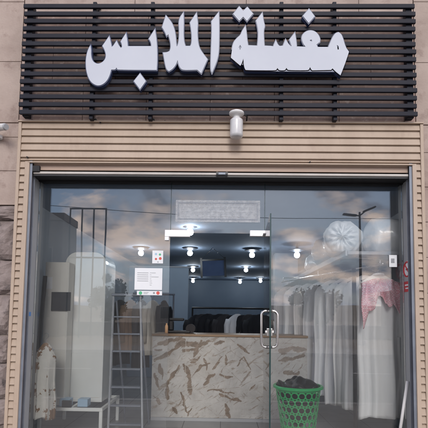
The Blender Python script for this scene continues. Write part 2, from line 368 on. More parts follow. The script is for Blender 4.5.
# ------------------------------------------------------------------ building shell
B = thing('stone_building', 'stone clad laundry shop building with a wide glazed opening', 'building', (0, 0, 0))
IX0, IX1, IY1, IZ = -2.2, 2.15, 11.0, 2.6
def slab_wall(name, x0, x1, z0, z1, w, h, m, y0, parent, gap=.0035, jit=0, offs=.5, depth=.03):
    q = MB(); z = z0; r = 0
    while z < z1-.01:
        zz = min(z+h, z1); x = x0 - (w*offs if r % 2 else 0)
        while x < x1-.01:
            xx = x+w; a, b = max(x, x0), min(xx, x1)
            if b-a > .02: q.box(a+gap/2, b-gap/2, y0-depth-random.random()*jit, y0, z+gap/2, zz-gap/2)
            x = xx
        z = zz; r += 1
    return q.build(name, m, parent, bevel=.003)
HX = 4.6
CO_L, CO_R = at(19, 121, YC).x, at(423, 123, YC).x     # outer edges of the metal cladding
CTOP = at(220, 122, YC).z
mb = MB()
mb.box(-HX, OXL-.02, YW+.03, 0.10, -.3, CTOP); mb.box(OXR+.02, HX, YW+.03, .10, -.3, CTOP)
mb.box(-HX, HX, YW+.03, .10, CTOP, 6.2); mb.box(OXL-.02, OXR+.02, YW+.032, .10, GT+.12, CTOP)
mb.build('core_wall', M['mortar'], B)
rz = at(9, 205, YW).z
slab_wall('stone_cladding', -HX, CO_L, rz, CTOP, .9, .335, M['stone'], YW+.03, B)
slab_wall('stone_cladding', CO_R, HX, -.13, CTOP, .9, .335, M['stone'], YW+.03, B)
slab_wall('stone_cladding', -HX, at(22, 50, YW).x, CTOP+.004, 6.2, 1.1, .62, M['stone'], YW+.03, B)
slab_wall('stone_cladding', at(22, 50, YW).x+.004, at(414, 50, YW).x, CTOP+.004, 4.25, .62, .41, M['stone_b'], YW+.03, B, jit=.004)
slab_wall('stone_cladding', at(22, 50, YW).x+.004, at(414, 50, YW).x, 4.254, 6.2, 1.1, .62, M['stone'], YW+.03, B)
slab_wall('stone_cladding', at(414, 50, YW).x+.004, HX, CTOP+.004, 6.2, 1.1, .62, M['stone'], YW+.03, B)
# rough split stone at the lower left
q = MB()
z = -.13
while z < rz-.02:
    h = random.choice((.26, .33, .38)); zz = min(z+h, rz); x = -HX
    while x < CO_L-.01:
        xx = min(x+random.uniform(.3, .6), CO_L)
        if CO_L-xx < .12: xx = CO_L
        bm = bmesh.new(); bmesh.ops.create_grid(bm, x_segments=8, y_segments=8, size=.5)
        ph = random.random()*9
        for v in bm.verts:
            u, t = v.co.x+.5, v.co.y+.5
            e = min(u, 1-u, t, 1-t)
            d = .012+.05*min(1, e*5)+.016*math.sin(u*7+ph)*math.cos(t*6+ph*2)+random.uniform(-.007, .007)
            v.co = Vector((x+.006+u*(xx-x-.012), YW+.03-max(d, .004), z+.006+t*(zz-z-.012)))
        q.add(bm); x = xx
    z = zz
q.build('split_stone', M['rough'], B)
# interior shell
mb = MB(); mb.box(IX0-.15, IX0, .102, IY1, 0, IZ); mb.build('side_wall', M['wall'], B)
mb = MB(); mb.box(IX1, IX1+.15, .102, IY1, 0, IZ); mb.build('side_wall', M['wall'], B)
mb = MB(); mb.box(IX0-.15, IX1+.15, IY1+.002, IY1+.15, 0, IZ); mb.build('back_wall', M['wall_b'], B)
mb = MB(); mb.box(IX0-.2, IX1+.2, .102, IY1+.2, IZ+.002, IZ+.2); mb.build('shop_ceiling', M['ceil'], B)
mb = MB(); mb.box(-HX, HX, .104, IY1+.4, 5.9, 6.1); mb.build('roof', M['mortar'], B)
mb = MB(); mb.box(-HX, -HX+.2, .104, IY1+.4, -.3, 5.89); mb.box(HX-.2, HX, .104, IY1+.4, -.3, 5.89); mb.box(-HX+.21, HX-.21, IY1+.2, IY1+.4, -.3, 5.89); mb.build('outer_wall', M['stone'], B)
# soffit and reveals of the opening
mb = MB(); mb.box(OXL-.018, OXR+.018, YW+.034, .10, GT, GT+.118); mb.build('soffit', M['dark'], B)
# reveal linings
RL, RR = OXL-.012, OXR+.012
mb = MB(); mb.box(OXL-.02, RL+.004, YC+.03, .10, -.1, GT-.002); mb.build('reveal', M['reveal'], B)
mb = MB(); mb.box(RR-.004, OXR+.02, YC+.03, .10, -.1, GT-.002); mb.build('reveal', M['reveal'], B)
fl = MB(); fl.box(IX0, IX1, -.20, IY1, -.15, 0); struct(fl.build('shop_floor', M['tile']))
# a pale pilaster on the left part of the room and a blue-grey partition
pr = thing('partition_wall', 'pale painted partition on the left behind the counter', 'partition', (0, 0, 0))
a, b = at(170, 300, 5.0), at(188, 300, 5.0)
q = MB(); q.box(a.x-.9, b.x, 5.0, 5.12, 0, 2.35); q.build('panel', M['part'], pr, bevel=.006)
q = MB(); q.box(a.x-.9, b.x+.012, 4.99, 5.13, 2.352, 2.38); q.build('top_trim', M['shelf'], pr)
a, b = at(270, 300, 4.4), at(298, 300, 4.4)
pr2 = thing('pillar', 'pale square pillar standing right of the open doorway, deep inside', 'pillar', (0, 0, 0))
q = MB(); q.box(a.x+.1, b.x, 4.4, 4.75, 0, at(290, 222, 4.4).z); q.build('shaft', M['wall'], pr2, bevel=.008)
q = MB(); q.box(a.x+.08, b.x+.02, 4.38, 4.77, 0, .1); q.build('skirting', M['shelf'], pr2)

# ------------------------------------------------------------------ beige metal cladding round the opening
CL = thing('metal_surround', 'beige ribbed metal cladding framing the shop opening', 'cladding', (0, 0, 0))
ZB = at(220, 162.5, YC).z      # bottom of the lintel
PIT = .0705
def siding(x0, x1, z0, z1, name):
    """lapped boards: every board leans out towards its lower lip"""
    q = MB(); y0 = YC+.004; prof = [(YW+.028, z1)]; z = z1
    prof.append((y0+.010, z1))
    while z > z0+.005:
        zb = max(z-PIT, z0)
        prof += [(y0+.003, z-.006 if z-.006 > zb else zb), (y0-.006, zb+.012), (y0-.004, zb+.0095), (y0+.012, zb+.0085), (y0+.012, zb)]
        z = zb
    prof.append((YW+.028, z0))
    q.prism_x(prof, x0, x1); return q.build(name, M['clad'], CL)
T = .030
siding(CO_L+T+.001, CO_R-T-.001, ZB, CTOP-.012, 'lintel_cladding')
siding(CO_L+T+.001, OXL-T-.016, -.13, ZB-.001, 'jamb_cladding')
siding(OXR+T+.010, CO_R-T-.001, -.13, ZB-.001, 'jamb_cladding')
def trim(x0, x1, z0, z1, n='trim', p=.008, m='clad_t'):
    q = MB(); q.box(x0, x1, YC-p, YW+.027, z0, z1); return q.build(n, M[m], CL, bevel=.004)
trim(CO_L, CO_L+T, -.13, CTOP-.012); trim(CO_R-T, CO_R, -.13, CTOP-.012)
trim(OXL-T-.015, OXL-.001, -.13, ZB-.002); trim(OXR+.001, OXR+T+.009, -.13, ZB-.002)
q = MB(); q.box(CO_L, CO_R, YC-.018, YW+.027, CTOP-.011, CTOP+.003); q.build('top_flashing', M['clad_t'], CL, bevel=.002)
q = MB(); q.box(OXL-.02, OXR+.02, YC-.010, YC+.02, ZB-.016, ZB-.003); q.build('bottom_trim', M['clad_t'], CL, bevel=.003)
for px, py in ((27, 157), (165, 121), (100, 122), (310, 162)):
    p = at(px, py, YC-.012); q = MB(); q.tube([(p.x, YC-.016, p.z), (p.x, YC+.004, p.z)], .007, 8); q.build('screw', M['dark'], CL)

# ------------------------------------------------------------------ roller shutter, rolled up
SH = thing('roller_shutter', 'brown roller shutter rolled up above the glass, pale bottom bar showing', 'shutter', (0, 0, 0))
YSH = -.205
zb = at(222, 176, YSH).z; zt = ZB+.06
q = MB(); prof = []
zz = zb+.045; n = 0
q.box(OXL+.02, OXR-.02, YSH, YSH+.012, zz, zt)
k = zz+.07
while k < zt: q.box(OXL+.02, OXR-.02, YSH-.005, YSH, k-.003, k+.003); k += .075
q.build('slat_curtain', M['shutter'], SH, bevel=.002)
q = MB(); q.box(OXL+.02, OXR-.02, YSH-.012, YSH+.028, zb+.004, zb+.030); q.build('bottom_bar', M['barmat'], SH, bevel=.008)
q = MB(); q.box(OXL+.02, OXR-.02, YSH-.006, YSH+.02, zb-.012, zb-.001); q.build('rubber_seal', M['black'], SH)
p = at(222, 174, YSH)
lk = MB(); lk.box(p.x-.055, p.x+.055, YSH-.034, YSH-.013, zb+.002, zb+.026); lk = lk.build('lock', M['rail'], SH, bevel=.004)
for s in (-1, 1):
    q = MB(); q.tube([(p.x+s*.045, YSH-.036, zb+.015), (p.x+s*.045, YSH-.044, zb+.015)], .012, 10); q.build('lock_bolt', M['black'], lk)
def guide(x0, x1, s):
    q = MB(); q.box(x0, x1, YC+.008, YC+.013, 0, ZB+.02); q.box(x0, x1, YC+.075, YC+.08, 0, ZB+.02)
    xx = x0 if s < 0 else x1-.005; q.box(xx, xx+.005, YC+.0131, YC+.0749, 0, ZB+.02); return q.build('guide_rail', M['rail'], SH, bevel=.0015)
guide(RL+.005, RL+.034, -1); guide(RR-.036, RR-.005, 1)
p = at(36, 172, YSH)
q = MB(); q.box(OXL+.005, OXL+.09, YSH-.03, YSH+.0, p.z-.005, p.z+.055); q.build('end_stop', M['dark'], SH, bevel=.006)

# ------------------------------------------------------------------ sign: lattice and channel letters
SG = thing('shop_sign', 'dark horizontal slat sign board carrying large white Arabic lettering', 'sign', (0, 0, 0))
zt_, zb_ = at(220, 5.7, YS).z, at(220, 112.6, YS).z
NB = 15; step = (zt_-zb_)/(NB-1)
xl, xr = at(21.2, 60, YS).x, at(416.5, 60, YS).x
q = MB()
hb = .0215
for i in range(NB):
    z = zb_+i*step; dx = random.uniform(-.006, .006); dz = random.uniform(-.0015, .0015)
    q.box(xl+dx, xr+dx*.6, YS, YS+.024, z-hb+dz, z+hb+dz)
q.build('slats', M['slat'], SG, bevel=.006, seg=3)
for px in (94, 152, 281, 334):
    x = at(px, 60, YS+.06).x; q = MB(); q.box(x-.018, x+.018, YS+.0245, YS+.08, zb_-.055, zt_+.06); q.build('post', M['slat'], SG, bevel=.004)
for x in (xl+.052, xr-.052):
    q = MB(); q.box(x-.03, x+.03, YS+.0245, YS+.09, zb_-.03, zt_+.025); q.build('post', M['slat'], SG, bevel=.004)
for px, pz in ((94, zb_-.045), (334, zb_-.045), (94, zt_+.05), (334, zt_+.05), (152, zb_-.04), (281, zb_-.04)):
    x = at(px, 60, YS+.06).x; q = MB(); q.box(x-.012, x+.012, YS+.081, YW, pz-.012, pz+.012); q.tube([(x+.02, YW-.03, pz+.02), (x+.02, YW-.005, pz+.02)], .012, 8); q.build('wall_bracket', M['dark'], SG)
YL = YS-.05      # letter faces
def cp(ox, oy, pts): return [(ox+x*85/428, oy+y*85/428) for x, y in pts]
SIN = cp(80, 10, [(52,178),(40,200),(32,230),(29,262),(31,300),(40,335),(52,358),(70,374),(90,381),(112,376),(134,358),(147,334),(154,312),(157,300),(174,300),(180,297),(183,289),(187,297),(192,301),(386,302),(389,250),(388,190),(384,140),(377,96),(346,145),(354,156),(359,170),(359,182),(240,182),(239,160),(232,116),(205,158),(211,172),(212,186),(205,191),(195,178),(184,154),(166,182),(159,185),(156,165),(147,131),(113,180),(124,200),(131,222),(129,243),(117,260),(98,270),(82,270),(66,260),(58,243),(55,222),(56,200)])
BA = cp(80, 10, [(302,319),(331,358),(302,399),(271,358)])
LMLA = cp(150, 10, [(80,27),(96,45),(112,68),(123,98),(129,130),(131,160),(134,184),(140,178),(146,150),(148,110),(144,46),(168,12),(170,60),(168,120),(171,160),(178,181),(203,181),(210,168),(211,130),(208,100),(202,62),(234,14),(241,68),(238,96),(239,140),(244,178),(256,205),(289,248),(258,319),(238,301),(168,303),(154,295),(145,278),(139,252),(130,276),(114,297),(95,308),(84,300),(77,276),(71,242),(66,214),(86,213),(99,206),(105,190),(104,166),(98,140),(92,122),(84,131),(74,108),(61,86)])
ALIF = cp(150, 10, [(310,56),(346,10),(348,80),(347,180),(344,228),(332,270),(312,316),(305,298),(309,180),(312,100)])
MGSL = cp(215, 0, [(80,290),(90,216),(112,190),(130,175),(137,155),(153,131),(158,165),(161,200),(166,228),(214,230),(219,180),(216,140),(207,104),(238,64),(244,108),(251,130),(244,150),(245,190),(248,230),(294,232),(300,218),(306,203),(316,225),(326,232),(343,230),(350,212),(356,198),(368,220),(380,232),(387,232)]) \
    + cp(270, 0, [(109,232),(98,200),(125,164),(131,200),(134,233),(180,235),(168,222),(159,196),(163,175),(180,158),(205,151),(230,159),(246,178),(253,198),(250,212),(234,224),(240,236),(294,236),(306,208),(318,182),(331,166),(345,162),(359,171),(370,200),(379,234),(398,260),(379,318),(355,379),(330,360),(315,344),(307,352),(213,354),(207,349),(202,337),(197,349),(190,354),(95,353),(88,350),(83,341),(78,350),(72,354),(50,354),(42,350),(38,341),(33,350),(28,354),(-20,354),(-120,353)]) \
    + cp(215, 0, [(152,350),(145,330),(143,294),(136,316),(128,331)])
H1 = cp(215, 0, [(127,226),(133,238),(126,250),(120,238)])
H2 = cp(270, 0, [(200,202),(210,199),(212,208),(204,208)])
H3 = cp(270, 0, [(337,226),(345,232),(347,248),(341,250)])
TAD = cp(215, 0, [(92,70),(122,32),(142,55),(163,35),(191,68),(161,106),(142,84),(122,105)])
GHD = cp(270, 0, [(197,44),(225,82),(195,116),(166,80)])
def rounded(l, it=2):
    for _ in range(it):
        out = []; n = len(l)
        for i in range(n):
            a, b, c = Vector(l[i-1]), Vector(l[i]), Vector(l[(i+1) % n]); d1, d2 = b-a, c-b
            if d1.length < 1e-6 or d2.length < 1e-6: continue
            if abs(d1.angle(d2)) > R(40): out.append(tuple(b)); continue
            out += [tuple(b-d1*.25), tuple(b+d2*.25)]
        l = out
    return l
def wz(l): return [(p.x, p.z) for p in (at(x, y, YL) for x, y in rounded(l))]
for loops in ((SIN,), (BA,), (LMLA,), (ALIF,), (MGSL, H1, H2, H3), (TAD,), (GHD,)):
    ls = [wz(l) for l in loops]
    bd = from_curve('letter', ls[:1], (YL+.006+YS-.002)/2, (YS-.002)-(YL+.006), M['return'], SG, offset=.007)
    from_curve('letter_face', ls, YL+.0025, .0045, M['letter'], bd)
    cx = sum(p[0] for p in ls[0])/len(ls[0])

# ------------------------------------------------------------------ lamp under the sign, security camera
p = at(236.5, 125, -.37)
LP = thing('wall_lamp', 'white jar shaped outdoor lamp hanging under the sign board', 'lamp', (p.x, -.37, at(236, 138, -.37).z))
h = at(236, 111.5, -.37).z-LP.location.z
q = local(); q.lathe([(.0, h), (.05, h-.002), (.068, h-.012), (.07, h-.026), (.055, h-.04), (.036, h-.046), (.03, h-.062), (.035, h-.072), (.0, h-.0721)]); q.build('base', M['white'], LP, smooth=True)
q = local(); q.lathe([(.0, h-.0722), (.046, h-.073), (.058, h-.084), (.060, h-.10), (.060, .03), (.057, .012), (.045, .002), (.0, 0)]); q.build('jar', M['frost'], LP, smooth=True)
q = local(); q.tube([(.02, .0, h-.03), (.075, .02, h-.022), (.1, .06, h-.02), (.1, .17, h-.02)], .007, 8); q.build('bracket_arm', M['dark'], LP)
p = at(2.5, 127, -.36)
SCm = thing('security_camera', 'small white security camera on the stone at the left edge', 'camera', (p.x, -.36, p.z))
q = local(); q.tube([(-.16, .09, .02), (-.1, .06, .012), (0, 0, 0), (.035, -.017, -.006)], [.028, .032, .032, .033], 14); q.build('body', M['white'], SCm, bevel=.004, smooth=False)
q = local(); q.tube([(.0351, -.0172, -.006), (.05, -.0245, -.009)], [.031, .027], 14); q.build('lens', M['reveal'], SCm)
q = local(); q.tube([(-.1, .07, -.01), (-.1, .125, -.04)], .012, 8); q.lathe([(0, -.06), (.035, -.06), (.035, -.03), (0, -.03)], (-.1, .125, 0), 12); q.build('mount', M['white'], SCm)

# ------------------------------------------------------------------ glass front
GF = thing('glass_storefront', 'frameless glass shop front with fixed side panes and a transom', 'glass front', (0, 0, 0))
xd0, xd1 = at(170, 260, 0).x, at(264.5, 260, 0).x
zdt = at(217, 234.5, 0).z
def pane(x0, x1, z0, z1, name='pane'):
    q = MB(); q.box(x0, x1, -.006, .006, z0, z1); return q.build(name, M['glass'], GF)
pane(RL+.012, xd0-.003, .012, GT-.012); pane(xd1+.003, RR-.012, .012, GT-.012); pane(xd0+.003, xd1-.003, zdt+.012, GT-.012, 'transom')
for x_ in (xd0, xd1):
    q = MB(); q.box(x_-.0028, x_+.0028, -.005, .005, zdt+.012, GT-.012); q.build('seal', M['gedge'], GF)
q = MB(); q.box(RL+.002, RR-.002, -.02, .02, GT-.012, GT-.001); q.build('head_channel', M['dark'], GF)
for x_, x2_ in ((RL+.002, xd0-.003), (xd1+.003, RR-.002)):
    q = MB(); q.box(x_, x2_, -.02, .02, 0, .012); q.build('floor_channel', M['rail'], GF)
a, b, c = at(165, 230, -.01), at(190, 237, -.01), at(169, 240.5, -.01)
q = MB(); q.box(a.x, b.x, -.022, .022, b.z, a.z); q.box(a.x, c.x, -.0215, .0215, c.z, b.z-.0005); q.build('patch_fitting', M['patch'], GF, bevel=.003)
a, b = at(250, 230.5, -.01), at(267, 236.5, -.01)
q = MB(); q.box(a.x, b.x, -.022, .022, b.z, a.z); q.build('patch_fitting', M['patch'], GF, bevel=.003)
# open door leaf, swung out towards the street
DW = .92; far = Vector((xd1-.002, -.008, 0)); near = Vector((at(270.3, 300, -DW).x, -DW, 0))
ang = math.atan2(near.y-far.y, near.x-far.x)
DR = thing('glass_door', 'frameless glass door swung open towards the street, seen edge on', 'door', (far.x, far.y, 0))
DR.rotation_euler = (0, 0, ang); LN = (near-far).length
q = local(); q.box(.004, LN-.001, -.0055, .0055, .012, zdt-.008); q.build('door_pane', M['glass'], DR)
q = local(); q.box(LN-.0008, LN+.0008, -.0058, .0058, .012, zdt-.008); q.build('door_edge', M['gedge'], DR)
q = local(); q.box(.0, .16, -.02, .02, zdt-.0075, zdt-.0685+.05); q.box(.0, .16, -.02, .02, .0, .011); q.build('hinge_patch', M['patch'], DR, bevel=.003)
hz0, hz1 = at(268, 347, -.8).z, at(268, 311, -.8).z
hx = LN-.09
for s in (-1, 1):
    q = local(); o = .062; r = .035; pts = [(hx, s*.006, hz0+.012)]
    for k in range(7): t = k/6*math.pi/2; pts.append((hx, s*(o-r+r*math.sin(t)), hz0+r-r*math.cos(t)))
    for k in range(7): t = k/6*math.pi/2; pts.append((hx, s*(o-r+r*math.cos(t)), hz1-r+r*math.sin(t)))
    pts.append((hx, s*.006, hz1-.002)); pts[0] = (hx, s*.006, hz0+.002)
    q.tube(pts, .0105, 12); q.build('handle', M['steel'], DR, smooth=True)
lz = at(268, 332, -.8).z
q = local(); q.box(hx-.03, hx+.035, -.022, .022, lz-.03, lz+.03); q.tube([(hx, -.034, lz), (hx, .034, lz)], .016, 12); q.build('lock', M['steel'], DR, bevel=.004)
q = local(); q.tube([(hx, .03, lz), (hx+.01, .036, lz+.03), (hx+.012, .03, lz+.085)], .004, 6); q.build('key', M['steel'], DR)

# stickers on the glass
def flat(px0, py0, px1, py1, Y, m, name, parent=None, t=.0012):
    a, b = at(px0, py0, Y), at(px1, py1, Y)
    q = MB(); q.box(a.x, b.x, Y-t, Y, b.z, a.z); return q.build(name, m, parent)
YG = -.0068
st = thing('transom_notice', 'long pale frosted notice on the glass above the doorway', 'notice')
flat(176, 200, 260, 222.5, YG, M['film'], 'film', st)
q = MB()
a, b = at(176, 200, YG), at(260, 222.5, YG); y0, y1 = YG-.0032, YG-.0016
for i in (.022, .03):
    w_ = .003
    q.box(a.x+i, b.x-i, y0, y1, a.z-i-w_, a.z-i); q.box(a.x+i, b.x-i, y0, y1, b.z+i, b.z+i+w_)
    q.box(a.x+i, a.x+i+w_, y0, y1, b.z+i+w_+.0005, a.z-i-w_-.0005); q.box(b.x-i-w_, b.x-i, y0, y1, b.z+i+w_+.0005, a.z-i-w_-.0005)
q.build('border_line', M['rail'], st)
q = MB()
for rr in range(3):
    x = b.x-.06; z = a.z-.058-rr*.048
    while x > a.x+.08:
        l_ = random.uniform(.02, .07); q.box(x-l_, x, y0, y1, z-random.uniform(.004, .012), z); x -= l_+random.uniform(.008, .02)
q.build('faint_print', M['film'], st)['kind'] = 'stuff'
pp = thing('paper_notice', 'white paper notice taped on the left glass pane', 'paper')
flat(135, 268, 162, 290, YG, M['paper'], 'sheet', pp)
q = MB(); a, b = at(135, 268, YG), at(162, 290, YG)
for i in range(7):
    x0 = a.x+.025; x1 = b.x-.025-random.uniform(0, .12); z = a.z-.045-i*.02
    if i < 5: q.box(x0, min(x1, x0+.11), YG-.0028, YG-.0014, z-.004, z)
    q.box(x0+.125, max(x1, x0+.14), YG-.0028, YG-.0014, z-.003, z)
q.build('print_line', M['ink'], pp)
def dotted(name, label, r, dots, group=None):
    t = thing(name, label, 'sticker'); flat(*r, YG, M['paper'], 'backing', t)
    for (x, y, rad, mm) in dots:
        p = at(x, y, YG); q = MB(); q.tube([(p.x, YG-.0028, p.z), (p.x, YG-.0014, p.z)], rad, 14); q.build('mark', M[mm], t)
    return t
t = dotted('sticker', 'narrow white strip with green and red marks under the paper notice', (137, 290.8, 162, 295.3), [(140.5, 293, .017, 'green_dot'), (158, 293, .017, 'red_dot'), (154, 293, .01, 'ink')])
q = MB(); a = at(143.5, 293, YG); q.box(a.x, a.x+.05, YG-.0028, YG-.0014, a.z+.004, a.z+.008); q.box(a.x, a.x+.04, YG-.0028, YG-.0014, a.z-.008, a.z-.004); q.build('print_line', M['ink'], t)
dotted('sticker', 'small square sticker with coloured dots above the paper notice', (152.5, 250.5, 163, 263.5), [(156, 254, .011, 'ltblue'), (160, 254.5, .011, 'green_dot'), (156, 259, .011, 'red_dot'), (160.3, 258.5, .014, 'red_dot'), (158, 262, .006, 'ink')])
swx = thing('sticker', 'small white square label near the right edge of the glass', 'sticker')
flat(389, 255, 397, 267, YG, M['paper'], 'backing', swx)
flat(391, 258.5, 394.5, 263, YG-.0016, M['ink'], 'mark', swx)
# no smoking sign on the right reveal
XS = RR-.0055
def rev(px, py):   # a pixel on the right reveal plane -> (y, z)
    d = rt2*((px-214)/428) + up2*(-(py-285)/428) + fw; p = CAM+d*((XS-CAM.x)/d.x); return p.y, p.z
ny, nz_ = rev(404.5, 270)
ny = min(max(ny, -.13), -.085)
ns = thing('no_smoking_sign', 'round red no smoking sign with a red plate on the right reveal', 'sign', (XS, ny, nz_))
q = local(); q.tube([(0, 0, 0), (-.0015, 0, 0)], .082, 28); q.build('disc', M['paper'], ns)
q = local(); ring = [(-.003, .07*math.cos(k*math.pi/18), .07*math.sin(k*math.pi/18)) for k in range(36)]
q.tube(ring, .0085, 6, closed=True); q.tube([(-.003, .05, .05), (-.003, -.05, -.05)], .007, 6); q.build('prohibition_ring', M['red'], ns)
q = local(); q.box(-.003, -.0016, -.04, .03, -.008, .008); q.tube([(-.003, -.042, .006), (-.003, -.05, .02), (-.003, -.04, .035)], .004, 6); q.build('cigarette', M['black'], ns)
pz = rev(404.5, 287)[1]-nz_
q = local(); q.box(-.0015, 0, -.075, .075, pz-.05, pz+.05); q.build('red_plate', M['red'], ns)
q = local(); q.box(-.003, -.0016, -.055, .055, pz+.008, pz+.022); q.box(-.003, -.0016, -.045, .045, pz-.022, pz-.01); q.build('plate_print', M['paper'], ns)
q = MB(); p = at(28, 314, -.1); q.box(RL+.0045, RL+.006, -.13, -.06, p.z-.02, p.z+.02); tag(q.build('sticker', M['blue']), 'small blue sticker on the left reveal of the opening', 'sticker')
# white stick leaning in the right corner
q = MB(); a, b = at(407, 428, -.06), at(412, 376, -.06)
q.tube([(RR-.14, -.07, .012), (RR-.02, -.075, .72)], .014, 10); tag(q.build('stick', M['white'], bevel=0, smooth=True), 'white stick leaning in the bottom right corner of the opening', 'stick')

# ------------------------------------------------------------------ counter
YCt = 1.25
a, b = at(152, 333.5, YCt), at(308, 336, YCt)
CT = thing('service_counter', 'white counter with rough brown brush strokes facing the street', 'counter', ((a.x+b.x)/2, YCt, 0))
x0, x1, zt2 = a.x, b.x, (a.z+b.z)/2
for xa_ in (x0+.01, x1-.05):
    q = MB(); q.box(xa_, xa_+.04, YCt+.031, YCt+.55, .0, zt2-.03); q.build('side_panel', M['charcoal'], CT)
q = MB(); q.box(x0, x1, YCt-.012, YCt+.57, zt2-.028, zt2); q.build('top', M['counter_top'], CT, bevel=.003)
q = MB(); q.box(x0+.01, x1-.01, YCt-.004, YCt+.03, 0.0, .038); q.build('skirting', M['reveal'], CT)
q = MB()
for i in range(1, 4): xx = x0+(x1-x0)*i/4-.06; q.box(xx-.0025, xx+.0025, YCt-.002, YCt-.0005, .045, zt2-.035)
for zz in (.40, .74): q.box(x0+.015, x1-.015, YCt-.0018, YCt-.0006, zz-.002, zz+.002)
q.build('joint_lines', M['joint'], CT)
# trowel strokes: a soft paint field on the plaster, frayed by the material's own noise
STK = [([(168, 399), (169, 386), (172, 375), (178, 366)], 2.6), ([(183, 366), (188, 376), (192, 395)], 3.2), ([(175, 348), (188, 345), (206, 342)], 3.2), ([(157, 343), (170, 341), (184, 341)], 2.6),
  ([(182, 353), (196, 347), (208, 340)], 2.2), ([(194, 374), (202, 367), (210, 363)], 2.2), ([(219, 393), (230, 396), (242, 400)], 2.2), ([(180, 392), (184, 403), (190, 413)], 2.0), ([(221, 377), (233, 377)], 1.6),
  ([(213, 370), (222, 357)], 1.7), ([(204, 384), (214, 377)], 1.7), ([(225, 404), (229, 416)], 2.2), ([(189, 415), (194, 407)], 1.8), ([(156, 362), (167, 353), (178, 349)], 2.4), ([(191, 363), (201, 355)], 2.2),
  ([(207, 390), (234, 391)], 1.3), ([(281, 350), (294, 348), (306, 350)], 4.2), ([(280, 359), (294, 360), (305, 358)], 3.4), ([(242, 359), (251, 368)], 1.3), ([(225, 355), (227, 365)], 2.0), ([(237, 344), (249, 353)], 1.5),
  ([(155, 372), (158, 388)], 2.2), ([(160, 365), (164, 380)], 1.6), ([(200, 340), (194, 356)], 1.6), ([(173, 408), (178, 414)], 1.8), ([(284, 372), (300, 371)], 2.2), ([(215, 344), (226, 341)], 1.6), ([(247, 388), (253, 383)], 1.4), ([(236, 366), (241, 360)], 1.2), ([(208, 372), (206, 358)], 1.5), ([(154, 350), (163, 349)], 2.6), ([(156, 398), (160, 404)], 1.6)]
NX, NZ = 360, 190; fx0, fx1, fz0, fz1 = x0+.01, x1-.01, .04, zt2-.03
q = MB(); bm = q.bm; lay = bm.verts.layers.float.new('paint'); gr = []
segs = []
for pts, w0 in STK:
    P = [at(x, y, YCt) for x, y in pts]; tot = len(P)-1
    for i, (a_, b_) in enumerate(zip(P, P[1:])): segs.append((a_.x, a_.z, b_.x, b_.z, w0/80*1.15, i/tot, (i+1)/tot))
for j in range(NZ+1):
    row = []
    for k in range(NX+1):
        x, z = fx0+(fx1-fx0)*k/NX, fz0+(fz1-fz0)*j/NZ
        v = bm.verts.new((x, YCt, z)); u_ = (x-fx0)/(fx1-fx0); best = .13*max(0, 1-u_*1.7)
        nv = mnoise.noise_vector((x*4.5, 3.1, z*4.5))*.045+mnoise.noise_vector((x*14, 7.7, z*14))*.02; wn = .55+1.0*max(0, mnoise.noise((x*9, 1.3, z*9))+.35)
        for ax, az, bx_, bz_, wd_, t0, t1 in segs:
            dx, dz = bx_-ax, bz_-az; l2 = dx*dx+dz*dz; t = min(1, max(0, ((x-ax)*dx+(z-az)*dz)/l2))
            t = min(1, max(0, ((x+nv.x-ax)*dx+(z+nv.z-az)*dz)/l2)); ex, ez = x+nv.x-ax-dx*t, z+nv.z-az-dz*t; d2 = ex*ex+ez*ez
            if d2 < .02:
                tt = t0+(t1-t0)*t; ww = .62*wd_*(.55+.6*math.sin(math.pi*min(1, tt*.85+.12)))
                best = max(best, 1-math.sqrt(d2)/(2*ww*wn))
        v[lay] = best; row.append(v)
    gr.append(row)
for j in range(NZ):
    for k in range(NX): bm.faces.new((gr[j][k], gr[j][k+1], gr[j+1][k+1], gr[j+1][k]))
q.build('front_panel', M['counter'], CT)
q = MB(); q.box(x0+.011, x1-.011, YCt+.002, YCt+.03, .041, zt2-.031); q.build('panel_core', M['reveal'], CT)
# things on the counter
p = at(166.5, 338, YCt+.2); pz = zt2
q = MB(); q.lathe([(0, pz), (.022, pz), (.022, pz+.085), (.016, pz+.105), (.010, pz+.11), (.010, pz+.13), (0, pz+.13)], (at(166.5, 330, YCt+.2).x, YCt+.2, 0.001), 14); tag(q.build('bottle', M['orange'], smooth=True), 'slim orange bottle at the left end of the counter', 'bottle')
p = at(181, 330, YCt+.3)
dv_ = thing('sewing_machine', 'low black machine with a rounded end on the left of the counter', 'machine', (p.x, YCt+.3, zt2+.001))
q = local(); q.box(-.17, .13, -.08, .08, 0, .035); q.build('base', M['black'], dv_, bevel=.01)
q = local(); q.box(-.16, -.10, -.04, .04, .0352, .16); q.build('column', M['black'], dv_, bevel=.012)
q = local(); q.box(-.16, .04, -.035, .035, .161, .2); q.build('arm', M['black'], dv_, bevel=.012)
q = local(); q.tube([(.13, -.07, .06), (.13, .07, .06)], .062, 20); q.build('roller', M['charcoal'], dv_)

